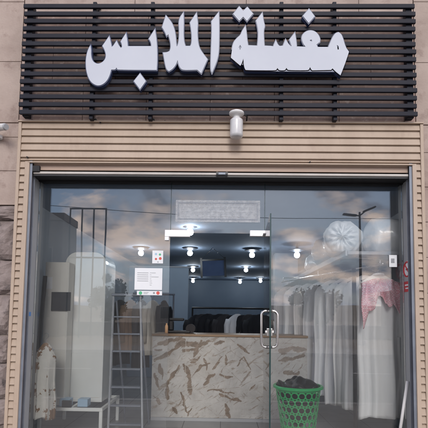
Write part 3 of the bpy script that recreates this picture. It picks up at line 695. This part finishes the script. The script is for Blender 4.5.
# ------------------------------------------------------------------ green basket with black bag
p = at(298, 386, .38); zr = p.z
BK = thing('laundry_basket', 'green perforated plastic basket standing beside the open door', 'basket', (p.x, .38, 0))
RT, RB = (at(321.5, 386, .38).x-at(274.5, 386, .38).x)/2, .155
def basket():
    q = local(); bm = q.bm; n = 44; rows = 13; th = .003
    z0, z1 = .05, zr-.035
    def P(a, z, dr=0):
        r = RB+(RT-.012-RB)*z/zr+dr; return Vector((r*math.cos(a), r*math.sin(a), z))
    # perforated wall: each cell is a ring of faces between its hexagon and an oval hole
    rows = 7; cols = 20; dz = (z1-z0)/rows
    for r_ in range(rows):
        for c_ in range(cols):
            for half in (0, 1):
                pass
            a0 = 2*math.pi*(c_+.5*(r_ % 2))/cols; da = 2*math.pi/cols
            big = 1.0
            zc = z0+(r_+.5)*dz; K = 12; outer = []; inner = []
            for k in range(K):
                t = 2*math.pi*k/K; cx_, cz_ = math.cos(t), math.sin(t); s_ = 1/max(abs(cx_), abs(cz_))
                outer.append(bm.verts.new(P(a0+da*.5*cx_*s_, zc+dz*.5*cz_*s_)))
                tt = t+.5
                ix, iz = .43*math.cos(t), .41*math.sin(t)
                ix, iz = ix*math.cos(.45)-iz*math.sin(.45)*.8, ix*math.sin(.45)*.6+iz*math.cos(.45)
                inner.append(bm.verts.new(P(a0+da*ix, zc+dz*iz)))
            for k in range(K): bm.faces.new((outer[k], outer[(k+1) % K], inner[(k+1) % K], inner[k]))
    bmesh.ops.remove_doubles(bm, verts=bm.verts, dist=.0008)
    # plain bands below and above
    for za, zb2 in ((0.004, z0), (z1, zr)):
        A = [bm.verts.new(P(2*math.pi*k/n, za)) for k in range(n)]; Bv = [bm.verts.new(P(2*math.pi*k/n, zb2)) for k in range(n)]
        for k in range(n): bm.faces.new((A[k], A[(k+1) % n], Bv[(k+1) % n], Bv[k]))
        if za < .01: bm.faces.new(A)
    o = q.build('body', M['basket'], BK); s = o.modifiers.new('solid', 'SOLIDIFY'); s.thickness = .004; s.offset = 0
    return o
basket()
q = local(); q.lathe([(RT-.016, zr-.006), (RT-.016, zr+.010), (RT+.004, zr+.012), (RT+.014, zr+.004), (RT+.014, zr-.014), (RT+.004, zr-.016), (RT+.004, zr-.004), (RT-.016, zr-.006)], n=48); q.build('rim', M['basket'], BK, smooth=False)
q = MB(); q.local = True; bm = q.bm; bmesh.ops.create_icosphere(bm, subdivisions=5, radius=1)
for v in bm.verts:
    x, y, z = v.co; nn = .035*math.sin(5*x+3*y)+.03*math.sin(7*y-5*z+2*x)+.022*math.sin(11*x+8*z-6*y)
    r0 = RT-.03 if z > -.1 else RT*.78*(1+z*.15)
    lim = math.hypot(x, y)
    v.co = Vector((x*(r0+nn*.3), y*(r0+nn*.3), (z*.06+nn*.38+.016*math.sin(5*x+1)) if z > 0 else z*.42))
    zf = max(0, zr+v.co.z)
    lm = RB+(RT-.02-RB)*min(1, zf/zr)-.012
    if zf < zr+.01:
        h_ = math.hypot(v.co.x, v.co.y)
        if h_ > lm: v.co.x *= lm/h_; v.co.y *= lm/h_
    v.co.z = max(v.co.z, -zr+.02)
o = q.build('bin_bag', M['bag'], smooth=True); o.location = (BK.location.x, BK.location.y, zr); tag(o, 'crumpled black plastic bag filling the green basket', 'bag')

# ------------------------------------------------------------------ garments
def garment_mesh(hw, length, th=.05, seed=0, flare=1.1, sleeves=True, folds=5):
    rnd = random.Random(seed); q = local(); bm = q.bm; n = 64; rows = 44
    ph = [rnd.uniform(0, 6.3) for _ in range(6)]; rings = []
    for j in range(rows+1):
        t = j/rows; z = -t*length
        sh = min(1, (.16+.84*(min(t*length, .13)/.13)**.7)); w = hw*sh*(1+(flare-1)*t)
        d = th*(.35+.65*min(1, t*length/.2))*(1+.5*t)
        amp = min(1, max(0, (t*length-.10)/.4))
        ring = []
        for k in range(n):
            a = 2*math.pi*k/n; cx_, sy_ = math.cos(a), math.sin(a)
            ex = abs(cx_)**.8*(1 if cx_ > 0 else -1)
            x = w*ex
            f = math.sin(folds*math.pi*ex+ph[0]+.8*math.sin(2*t+ph[1]))+.6*math.sin(folds*1.9*math.pi*ex+ph[2]+1.2*t)+.35*math.sin(folds*3.3*ex*math.pi+ph[3])
            y = sy_*d + (amp*.020*f*(1 if sy_ < 0 else .6))
            zz = z+(.010*math.sin(5*ex+ph[4]) if j == rows else 0)-(.03*(abs(ex)**2)*hw/.25 if t*length > .12 else 0)
            ring.append(bm.verts.new((x+.008*math.sin(9*t+ph[5])*amp, y, zz)))
        rings.append(ring)
    for A, Bv in zip(rings, rings[1:]):
        for k in range(n): bm.faces.new((A[k], A[(k+1) % n], Bv[(k+1) % n], Bv[k]))
    bm.faces.new(rings[0]); bm.faces.new(rings[-1][::-1])
    if sleeves:
        for s in ((-1, 1) if sleeves is True else sleeves):
            L_ = .56; pts = [(s*(hw-.035), .0, -.11), (s*(hw+.005), -.012, -.2), (s*(hw+.012), -.02, -.38), (s*(hw-.002), -.022, -.10-L_)]
            q.tube(pts, [.05, .052, .048, .043], 12)
    return q
def hanger(parent, hw, rz_):
    q = local(); q.tube([(-hw*.8, 0, -.075), (0, 0, -.004), (hw*.8, 0, -.075)], .008, 8)
    q.tube([(0, 0, -.004), (0, 0, .035), (.022, 0, .06), (.022, 0, .085), (0, 0, .1), (-.018, 0, .088)], .0025, 6)
    return q.build('hanger', M['rail'], parent)
XR, ZR = 1.645, 1.775
RA, RBp = Vector((1.66, .22, ZR+.095)), Vector((.95, 2.6, ZR+.095))
def on_rail(y): return RA.x+(RBp.x-RA.x)*(y-RA.y)/(RBp.y-RA.y)
rl = thing('clothes_rail', 'steel clothes rail running inwards below the right shelf', 'rail', (XR, .4, ZR))
q = MB(); q.tube([RA, RBp], .014, 10); q.build('bar', M['steel'], rl, smooth=True)
for y in (.27, 1.5, 2.55):
    q = MB(); q.tube([(on_rail(y), y, ZR+.11), (on_rail(y), y, ZR+.15), (1.40, y+.02, 1.945)], .008, 8); q.build('drop', M['steel'], rl)
q = MB(); q.tube([(1.385, .31, 0), (1.385, .31, ZR+.05)], .022, 10); q.build('upright', M['black'], rl, smooth=True)
specs = [(.33, 'thobe', 1.46, .225, 'white pressed thobe nearest the glass, under the red checked headscarf'),
         (.50, 'thobe_g', 1.46, .225, 'grey thobe hanging directly behind the front white thobe'),
         (.68, 'thobe_c', 1.43, .23, 'cream grey thobe third from the glass on the right rail'),
         (.88, 'thobe_g', 1.45, .22, 'grey thobe in plastic, fourth from the glass on the right rail'),
         (1.12, 'thobe', 1.42, .225, 'white thobe fifth from the glass on the right rail'),
         (1.40, 'thobe_g', 1.40, .22, 'long grey thobe, sixth from the glass on the right rail'),
         (1.70, 'thobe_c', 1.40, .22, 'pale thobe, seventh from the glass on the right rail'),
         (2.0, 'thobe', 1.38, .22, 'white thobe, last but one on the right rail'),
         (2.35, 'thobe_g', 1.40, .22, 'innermost grey thobe on the right rail')]
GRP = 'thobes hanging on the right rail'
for i, (y, mm, ln, hw, lab) in enumerate(specs):
    t = thing('thobe', lab, 'thobe', ((XR if i == 0 else on_rail(y)-.02), y, ZR), GRP)
    t.rotation_euler = (0, 0, (0 if i == 0 else random.uniform(-.4, .3)))
    garment_mesh(hw, ln+random.uniform(-.03, .03), .05+.012*(i % 3), seed=i+3, flare=1.02+.05*(i % 2), sleeves=((1,) if i == 0 else False), folds=(2.6, 3.7, 3.1, 4.4)[i % 4]).build('cloth', M[mm], t, smooth=True)
    hanger(t, hw, 0)
t = [o for o in bpy.data.objects if o.name == 'thobe'][0]
q = local(); q.tube([(.05*math.cos(k*math.pi/12), -.008+.04*math.sin(k*math.pi/12), -.012-.008*math.sin(k*math.pi/12)) for k in range(24)], .013, 8, closed=True); q.build('collar', M['thobe'], t, smooth=True)
# headscarf over the first thobe
q = MB(); bm = q.bm; nx, nzq = 40, 26; gr = []
def scarf(u, v):
    x = XR-.215+.43*u; low = .29+.04*math.sin(7*u)+(.16 if u < .18 else 0)*(1-u/.18 if u < .18 else 0)
    if .3 < u < .58: low -= .13*math.sin((u-.3)/.28*math.pi)
    if u > .62: low += .03
    z = ZR-.055-abs(u-.5)**2*.22-low*v
    z += -.02*math.sin(13*u+1)*v-.012*math.sin(31*u)*v; y = .33-.10-.022*math.sin(19*u+3*v+1.5*math.sin(5*v))-.013*math.sin(37*u-4*v)-.02*v-.012*math.sin(9*v+6*u)
    return (x, y, z)
for j in range(nzq+1): gr.append([bm.verts.new(scarf(k/nx, j/nzq)) for k in range(nx+1)])
for j in range(nzq):
    for k in range(nx): bm.faces.new((gr[j][k], gr[j][k+1], gr[j+1][k+1], gr[j+1][k]))
o = q.build('headscarf', M['shemagh'], smooth=True); s = o.modifiers.new('s', 'SOLIDIFY'); s.thickness = .006
tag(o, 'red and white checked headscarf draped over the front white thobe', 'headscarf')
# shelf with wrapped bundles
SZ = 1.985
sf = thing('wall_shelf', 'long grey shelf along the right wall carrying wrapped bundles', 'shelf', (1.25, .4, SZ))
q = MB(); q.box(1.27, IX1-.004, .13, 4.6, SZ-.035, SZ); q.build('board', M['shelf'], sf, bevel=.004)
q = MB(); q.box(1.245, 1.268, .13, 4.6, SZ-.05, SZ+.012); q.build('front_edge', M['shelf'], sf, bevel=.004)
for y in (.5, 2.3, 4.3):
    q = MB(); q.box(1.3, IX1-.004, y-.015, y+.015, SZ-.07, SZ-.037); q.tube([(1.5, y, SZ-.06), (IX1-.01, y, SZ-.42)], .012, 8); q.build('bracket', M['rail'], sf)
def bundle(lab, c, ax, r, ln, seed, mm='bundle'):
    rnd = random.Random(seed); q = local(); n = 40; rings = []; bm = q.bm; K = 22
    ph = [rnd.uniform(0, 6) for _ in range(5)]
    for j in range(K+1):
        s = j/K; e = min(1, (min(s, 1-s)*K/3.2)**.5) if 0 < s < 1 else .18
        ring = []
        for k in range(n):
            a = 2*math.pi*k/n; rr = r*e*(1+.05*math.sin(3*a+ph[0]+3*s)+.035*math.sin(7*a+9*s+ph[1])+.03*math.sin(15*s+ph[2]+2*a)+.018*math.sin(17*a+ph[3]+6*s))
            z = rr*math.sin(a); z = max(z, -r*.82)
            ring.append(bm.verts.new((rr*math.cos(a), (s-.5)*ln+.02*math.sin(2*a+ph[4]), z)))
        rings.append(ring)
    for A, Bv in zip(rings, rings[1:]):
        for k in range(n): bm.faces.new((A[k], A[(k+1) % n], Bv[(k+1) % n], Bv[k]))
    bm.faces.new(rings[0]); bm.faces.new(rings[-1][::-1])
    o = q.build('bundle', M[mm], smooth=True); o.location = (c[0], c[1], SZ+r*.83); o.rotation_euler = (0, 0, ax)
    tag(o, lab, 'bundle', 'wrapped quilts on the right shelf')
    # the gathered end: soft radial creases round a knot
    q = local(); bm = q.bm; nr, na = 14, 72; gr = []
    for a_ in range(nr+1):
        f = a_/nr; row = []
        for b_ in range(na):
            t = 2*math.pi*b_/na; rr = .86*r*f*(1+.03*math.sin(3*t+ph[0]))
            d = .055*(1-f*f)**.5+.016*f*(1-f)*4*(math.sin(11*t+ph[1]+5*f)+.7*math.sin(19*t+ph[2]-4*f))+.02*math.cos(9*f)*(1-f)
            row.append(bm.verts.new((rr*math.cos(t), -ln/2+.02-d-.018*(1-f), max(rr*math.sin(t), -r*.8))))
        gr.append(row)
    for A, Bv in zip(gr, gr[1:]):
        for k in range(na): bm.faces.new((A[k], A[(k+1) % na], Bv[(k+1) % na], Bv[k]))
    bmesh.ops.remove_doubles(bm, verts=bm.verts, dist=.0004)
    q.build('gathered_end', M[mm], o, smooth=True)
bundle('rolled white quilt with its round end facing the glass', (1.30, .46, 0), -.25, .195, .5, 1)
bundle('large white quilt in plastic at the right end of the shelf', (1.83, .40, 0), 1.45, .215, .6, 2)
bundle('white wrapped quilt behind the round ended one', (1.50, 1.45, 0), .5, .23, .6, 3)
bundle('white wrapped quilt furthest back on the shelf', (1.55, 2.35, 0), .3, .2, .6, 4)

bundle('wrapped quilt in the middle of the shelf behind the large one', (1.80, 1.18, 0), 1.2, .23, .6, 5)
# ------------------------------------------------------------------ left side of the shop
YM = .75
x0, x1 = at(64, 300, YM).x, at(105, 300, YM).x; zt3, zb3 = at(85, 252, YM).z, at(85, 402, YM).z
MC = thing('steam_cabinet', 'tall white enamel cabinet with a rounded top beside the ladder', 'cabinet', ((x0+x1)/2, YM, zb3))
q = MB(); prof = [(x0, zb3), (x1, zb3), (x1, zt3-.14)]
prof += [(x1-.14+.14*math.cos(k*math.pi/12), zt3-.14+.14*math.sin(k*math.pi/12)) for k in range(1, 7)]
prof += [(x0+.14+.14*math.cos(k*math.pi/12), zt3-.14+.14*math.sin(k*math.pi/12)) for k in range(6, 13)]
A = [q.bm.verts.new((x, YM, z)) for x, z in prof]; Bv = [q.bm.verts.new((x, YM+.45, z)) for x, z in prof]
for i in range(len(prof)): q.bm.faces.new((A[i], A[(i+1) % len(prof)], Bv[(i+1) % len(prof)], Bv[i]))
q.bm.faces.new(A); q.bm.faces.new(Bv[::-1]); q.build('body', M['machine'], MC, bevel=.006)
q = MB(); q.box(x0+.03, x1-.03, YM-.006, YM-.001, zb3+.05, zb3+.055); q.build('panel_seam', M['cream'], MC)
# cream cabinet with the dark square, further left
yc = .55
x2, x3 = at(44, 300, yc).x, at(68, 300, yc).x
CC = thing('narrow_cabinet', 'narrow cream cabinet with a dark square panel at the left', 'cabinet', ((x2+x3)/2, yc, .25))
q = MB(); q.box(max(x2, IX0+.02), x3, yc, yc+.18, zb3, at(55, 262, yc).z); q.build('body', M['cream'], CC, bevel=.008)
a, b = at(52, 292, yc-.004), at(70.5, 311, yc-.004)
q = MB(); q.box(a.x, b.x, yc-.02, yc-.001, b.z, a.z); q.build('dark_panel', M['panel'], CC, bevel=.004)
a, b = at(44, 277, yc), at(52, 289, yc)
q = MB(); q.box(a.x, b.x, yc-.006, yc-.001, b.z, a.z); q.build('white_plate', M['paper'], CC)
# stand
yst = .45
sx0, sx1 = at(37, 420, yst).x, at(102, 420, yst).x; zs = zb3-.004
SD = thing('low_stand', 'low white metal stand under the tall white cabinets', 'stand', ((sx0+sx1)/2, yst, 0))
sx0 = max(sx0, IX0+.03)
q = MB(); q.box(sx0, sx1, yst, yst+.03, zs-.035, zs); q.box(sx0, sx1, 1.2, 1.23, zs-.035, zs); q.box(sx0, sx0+.03, yst+.0305, 1.1995, zs-.035, zs); q.box(sx1-.03, sx1, yst+.0305, 1.1995, zs-.035, zs); q.box((sx0+sx1)/2-.015, (sx0+sx1)/2+.015, yst+.0305, 1.1995, zs-.035, zs); q.build('frame', M['machine'], SD, bevel=.003)
for x, y in ((sx0, yst), (sx1-.035, yst), (sx0, 1.195), (sx1-.035, 1.195)):
    q = MB(); q.box(x, x+.035, y, y+.035, 0, zs-.036); q.build('leg', M['machine'], SD, bevel=.003)
for i, (px, lab) in enumerate(((50, 'light blue plastic box at the left on the low stand'), (66, 'light blue plastic box in the middle of the low stand'), (84, 'light blue plastic box at the right on the low stand'))):
    p = at(px, 408, yst+.1); q = MB(); q.box(p.x-.055, p.x+.055, yst+.04, yst+.16, zs+.002, zs+.085); o = q.build('plastic_box', M['ltblue'], bevel=.006); tag(o, lab, 'box', 'blue boxes on the low stand')
p = at(68, 402, yst+.05); q = MB(); q.box(p.x-.05, p.x+.05, yst+.0, yst+.035, zs+.002, zs+.075); tag(q.build('pedal_switch', M['panel'], bevel=.004), 'small dark square switch box on the front of the low stand', 'switch box')
# thin dark board leaning at the left
a, b = at(41, 258, .32), at(41, 345, .32)
q = MB(); q.box(-.02, .02, -.012, .012, 0, 1.72); o = q.build('board', M['charcoal'], bevel=.003); o.location = (a.x-.02, .30, .0); o.rotation_euler = (R(-3), R(1.5), 0); tag(o, 'tall narrow dark board leaning at the far left inside the glass', 'board')
# patterned garment hanging at the lower left
p = at(37, 342, .24)
gm = thing('camouflage_shirt', 'brown and white camouflage shirt hanging low at the left', 'shirt', (at(46, 345, .14).x, .14, p.z))
garment_mesh(.105, .74, .045, seed=31, flare=1.15, sleeves=False, folds=2.4).build('cloth', M['camo'], gm, smooth=True); hanger(gm, .1, 0)
# ladder
yl = .42
LD = thing('step_ladder', 'grey metal step ladder standing inside the left pane', 'ladder', (at(126, 428, yl).x, yl, 0))
tl, tr_ = at(113.5, 296, yl+.22), at(140.5, 296, yl+.22)
bl, br_ = at(108.5, 428, yl), at(143, 428, yl)
def lerp(a, b, t): return a+(b-a)*t
bl = Vector((bl.x, yl-.02, .0)); br_ = Vector((br_.x, yl-.02, .0))
q = MB(); q.tube([bl, tl], .012, 8); q.build('stile', M['ladder'], LD); q = MB(); q.tube([br_, tr_], .012, 8); q.build('stile', M['ladder'], LD)
for z in (.145, .335, .525, .715, .905, 1.095, 1.285):
    t = z/tl.z; a, b = lerp(bl, tl, t), lerp(br_, tr_, t)
    q = MB(); q.box(a.x+.012, b.x-.012, a.y-.015, a.y+.06, z-.008, z+.008); q.build('step', M['rail'], LD, bevel=.003)
q = MB(); q.tube([(bl.x+.04, yl+.62, 0), (tl.x+.02, tl.y+.06, tl.z-.05)], .012, 8); q.tube([(br_.x-.04, yl+.62, 0), (tr_.x-.02, tr_.y+.06, tr_.z-.05)], .012, 8); q.build('rear_frame', M['rail'], LD)
q = MB(); q.box(tl.x-.02, tr_.x+.02, tl.y-.02, tl.y+.09, tl.z, tl.z+.03); q.build('top_cap', M['rail'], LD, bevel=.005)
# rail with clothes behind the ladder
ZL = 1.55
r2 = thing('clothes_rail', 'dark clothes rail behind the ladder at the left', 'rail', (-1.35, 2.6, ZL))
q = MB(); q.tube([(-1.95, 2.6, ZL+.095), (-.75, 2.6, ZL+.095)], .014, 10); q.build('bar', M['rail'], r2)
for x in (-1.93, -.77):
    q = MB(); q.tube([(x, 2.6, .012), (x, 2.6, ZL+.09)], .014, 8); q.tube([(x, 2.35, .012), (x, 2.85, .012)], .012, 8); q.build('upright', M['rail'], r2)
for i, (x, mm, ln, lab) in enumerate(((-1.82, 'ecru', .95, 'ecru garment at the left end of the rail behind the ladder'), (-1.62, 'navy', 1.0, 'dark garment second from left behind the ladder'), (-1.45, 'tan', .8, 'tan garment behind the ladder, beside two dark ones'), (-1.27, 'charcoal', 1.05, 'charcoal garment in the middle behind the ladder'), (-1.1, 'ecru', .85, 'ecru garment right of the charcoal one behind the ladder'), (-.92, 'navy', .9, 'dark garment at the right end of the rail behind the ladder'))):
    t = thing('garment', lab, 'garment', (x, 2.6, ZL), 'clothes on the rail behind the ladder'); t.rotation_euler = (0, 0, R(62+random.uniform(-10, 10)))
    garment_mesh(.2, ln, .05, seed=50+i, flare=1.05, folds=4).build('cloth', M[mm], t, smooth=True); hanger(t, .2, 0)
# dark clothes behind the counter
ZD = 1.36
r3 = thing('clothes_rail', 'dark clothes rail seen through the doorway behind the counter', 'rail', (0, 3.4, ZD))
xa, xb = at(192, 310, 3.4).x, at(258, 310, 3.4).x
q = MB(); q.tube([(xa, 3.4, ZD+.095), (xb+.15, 3.4, ZD+.095)], .018, 10); q.build('bar', M['black'], r3)
for x in (xa+.01, xb+.14):
    q = MB(); q.tube([(x, 3.4, .012), (x, 3.4, ZD+.09)], .016, 8); q.tube([(x, 3.12, .012), (x, 3.68, .012)], .014, 8); q.build('upright', M['black'], r3)
nG = 12
for i in range(nG):
    x = xa+.09+(xb-xa)*i/(nG-.6); mm = ('navy', 'charcoal', 'navy', 'navy', 'navy', 'charcoal', 'navy', 'thobe_g', 'navy', 'charcoal', 'navy', 'navy')[i]
    lab = 'black garment on the rail seen through the doorway' if mm != 'thobe_g' else 'grey garment among the black ones seen through the doorway'
    if mm == 'charcoal': lab = 'charcoal garment among the black ones seen through the doorway'
    t = thing('garment', lab, 'garment', (x, 3.4+(i % 3)*.0, ZD-random.uniform(0, .03)), 'clothes on the rail behind the counter'); t.rotation_euler = (0, 0, R(28+random.uniform(-22, 18)))
    garment_mesh(.24, 1.0, .075, seed=70+i, flare=1.05, folds=4).build('cloth', M[mm], t, smooth=True); hanger(t, .2, 0)
# blue hanging board
yb = 3.8; a, b = at(202, 259, yb), at(225.5, 276, yb)
bo = thing('hanging_board', 'blue framed board hanging on strings over the counter', 'board', ((a.x+b.x)/2, yb, b.z))
wd, hh = (b.x-a.x)/2, a.z-b.z
q = local(); q.box(-wd, wd, -.01, .01, 0, hh); q.build('panel', M['blue_frame'], bo)
q = local(); q.box(-wd-.02, -wd+.02, -.018, -.0105, -.03, hh+.03); q.box(wd-.02, wd+.02, -.018, -.0105, -.03, hh+.03); q.box(-wd+.0205, wd-.0205, -.018, -.0105, hh-.03, hh); q.build('frame', M['panel'], bo)
q = local(); q.tube([(-wd, 0, hh), (0, 0, min(hh+.25, IZ-b.z-.004))], .004, 6); q.tube([(wd, 0, hh), (0, 0, min(hh+.25, IZ-b.z-.004))], .004, 6);  q.build('string', M['panel'], bo)
bo.rotation_euler = (0, R(-3), 0)

# ------------------------------------------------------------------ ceiling lamps
ZBulb = 2.5
lamp0 = None
LPOS = [(190, 232, 1.95, 'lit lamp nearest the glass, beside the left door fitting'), (190, 253, 3.85, 'lit lamp below the left door fitting'), (193, 270, 6.8, 'lit lamp third in the left row through the doorway'), (193, 281, 9.9, 'lowest lit lamp of the left row through the doorway'),
        (252, 255, 3.85, 'lit lamp below the right door fitting'), (246, 270, 6.8, 'lit lamp second in the right row through the doorway'), (240, 282, 9.9, 'lowest lit lamp of the right row through the doorway'), (260.5, 281, 9.9, 'lit lamp deep inside close to the open door edge'),
        (141, 253, 3.85, 'lit lamp above the white paper notice'), (297, 255, 3.3, 'lit lamp seen through the right pane beside the pale pillar')]
for px, py, y, lab in LPOS:
    p = at(px, py, y); z = p.z
    loc = (p.x, y, z)
    if lamp0 is None or abs(z-lamp0.location.z) > .5:
        pass
    t = thing('ceiling_lamp', lab, 'lamp', loc, 'lit lamps inside the shop')
    q = local(); q.lathe([(0, .05), (.03, .042), (.045, .02), (.05, -.005), (.042, -.032), (.022, -.047), (0, -.051)], n=20); q.build('bulb', M['bulb'], t, smooth=True)
    q = local(); q.lathe([(.0, .062), (.06, .06), (.14, .085), (.145, .09), (.06, .078), (.03, .08), (.02, IZ-z-.002), (0, IZ-z-.002)], n=24); q.build('shade', M['lampcap'], t)
    lamp0 = t

# ------------------------------------------------------------------ across the street (seen mirrored in the glass)
def street_lamp():
    x, y = 8.6, -22.5
    t = thing('street_lamp', 'dark double armed street lamp across the road', 'street lamp', (x, y, -.3))
    q = MB(); q.tube([(x, y, -.3), (x, y, 3), (x, y, 8.0)], [.11, .09, .06], 12); q.build('post', M['pole'], t)
    for s in (-1, 1):
        q = MB(); q.tube([(x, y, 7.75), (x+s*.3, y, 7.9+.12*s), (x+s*.45, y, 7.95+.18*s)], .045, 8); q.build('arm', M['pole'], t)
        q = MB(); q.box(-.42, .42, -.16, .16, -.05, .06, Matrix.Translation((x+s*.62, y, 8.0+.2*s)) @ Matrix.Rotation(R(-24 if s > 0 else 6), 4, 'Y')); q.build('lamp_head', M['pole'], t, bevel=.03)
    q = MB(); q.box(x-.2, x+.2, y-.2, y+.2, -.3, .0); q.build('base', M['kerb'], t)
street_lamp()
def house(name, label, x0, x1, y0, y1, h, wins, m='house'):
    t = thing(name, label, 'house', ((x0+x1)/2, y1, -.3))
    q = MB(); q.box(x0, x1, y0, y1, -.3, h); q.build('wall', M[m], t)
    q = MB(); q.box(x0-.1, x1+.1, y1-.2, y1+.1, h+.001, h+.55); q.box(x0-.1, x0+.15, y0, y1-.21, h+.001, h+.55); q.box(x1-.15, x1+.1, y0, y1-.21, h+.001, h+.55); q.build('parapet', M[m], t)
    for (wx, wz_, ww, wh) in wins:
        f = MB(); f.box(wx-ww/2-.08, wx+ww/2+.08, y1+.002, y1+.09, wz_-.08, wz_+wh+.08); f = f.build('window', M['kerb'], t)
        q = MB(); q.box(wx-ww/2, wx+ww/2, y1+.091, y1+.1, wz_, wz_+wh); q.build('window_glass', M['house_d'], f)
    q = MB(); q.box((x0+x1)/2-.6, (x0+x1)/2+.6, y1+.002, y1+.06, -.28, 2.1); q.build('door', M['pole'], t)
    return t
house('house', 'tall plain house across the road on the left', -17.5, -11.7, -29.5, -26.5, 8.2, [(-13, 4.6, 1.2, 1.5), (-16, 4.6, 1.2, 1.5), (-13, 1.1, 1.2, 1.5), (-16.3, 1.1, 1.2, 1.5)])
house('house', 'low flat roofed house across the road on the right', 17, 27, -42, -33, 3.6, [(19.5, 1, 1.4, 1.4), (24.6, 1, 1.4, 1.4)])
house('house', 'wide low house far across the road behind the garden wall', -8, 2.5, -52, -44, 3.4, [(-6.2, 1, 1.3, 1.3), (.6, 1, 1.3, 1.3)])
# garden wall
gw = thing('garden_wall', 'long low garden wall across the road', 'wall', (0, -30, -.3))
q = MB(); q.box(-12.4, 16.5, -30.2, -30, -.3, .7); q.build('wall', M['house'], gw); q = MB(); q.box(-12.45, 16.55, -30.26, -29.94, 0.701, .78); q.build('coping', M['kerb'], gw)
def tree(x, y, h, cr_, label, seed):
    rnd = random.Random(seed); t = thing('tree', label, 'tree', (x, y, -.3), 'trees across the road')
    q = MB(); q.tube([(x, y, -.3), (x+.05, y, h*.3), (x, y+.05, h*.62)], [.12, .09, .04], 8)
    for k in range(6):
        a = rnd.uniform(0, 6.3); z = h*rnd.uniform(.3, .55); q.tube([(x+.03, y, z), (x+cr_*.55*math.cos(a), y+cr_*.55*math.sin(a), z+h*.22)], [.05, .015], 6)
    q.build('trunk', M['bark'], t)
    q = MB(); bm = q.bm
    cl = [(rnd.gauss(0, .42)*cr_, rnd.gauss(0, .42)*cr_, h*.66+rnd.gauss(0, .16)*h, rnd.uniform(.25, .5)*cr_) for _ in range(26)]
    for _ in range(5200):
        cx_, cy_, cz_, r_ = rnd.choice(cl); d = Vector((rnd.gauss(0, 1), rnd.gauss(0, 1), rnd.gauss(0, 1))).normalized()*r_*rnd.random()**.4
        c = Vector((x+cx_, y+cy_, cz_))+d; u = Vector((rnd.gauss(0, 1), rnd.gauss(0, 1), rnd.gauss(0, 1))).normalized(); v = u.orthogonal().normalized(); s = rnd.uniform(.04, .09)
        bm.faces.new([bm.verts.new(c+u*s*1.6), bm.verts.new(c+v*s), bm.verts.new(c-u*s*1.6), bm.verts.new(c-v*s)])
    q.build('crown', M['leaf'], t)
tree(6.2, -24.5, 3.1, 1.3, 'small bushy tree across the road beside the street lamp', 5)
tree(-7.6, -25.5, 3.4, 1.2, 'small tree across the road right of the tall house', 6)

# far ridge beyond the houses
rnd = random.Random(3); q = MB(); n = 90; row = []
def ridge(a): return 15+3.5*math.sin(a*3.1+1)+2.2*math.sin(a*8.7)+1.2*math.sin(a*19+2)+rnd.uniform(-.35, .35)
P = []
for k in range(n+1):
    a = -1.25+2.5*k/n; x, y = 330*math.sin(a), -330*math.cos(a); h = ridge(a)*.55
    P.append([q.bm.verts.new(v) for v in ((x*.86, y*.86, -.4), (x*.93, y*.93, h*.6), (x, y, h), (x*1.15, y*1.15, -.4))])
for A, Bv in zip(P, P[1:]):
    for i in range(3): q.bm.faces.new((A[i], Bv[i], Bv[i+1], A[i+1]))
struct(q.build('hills', M['earth'], smooth=True))

# open steel frame and an overhead cable across the road
fr_ = thing('steel_frame', 'tall open steel frame with upright bars across the road', 'frame', (-9.7, -26, -.3))
for x in (-11.0, -10.1, -9.25, -8.4):
    q = MB(); q.tube([(x, -26, -.3), (x, -26, 8.9)], .06, 8); q.build('upright', M['pole'], fr_)
for z in (8.95, 5.4):
    q = MB(); q.tube([(-11.05, -26, z), (-8.35, -26, z)], .06, 8); q.build('crossbar', M['pole'], fr_)
q = MB(); q.tube([(-19+k*2.4, -24-.1*k, 9.2-.35*math.sin(math.pi*k/20)*3) for k in range(21)], .02, 6); tag(q.build('overhead_cable', M['pole']), 'thin overhead cable sagging across the far side of the road', 'cable')
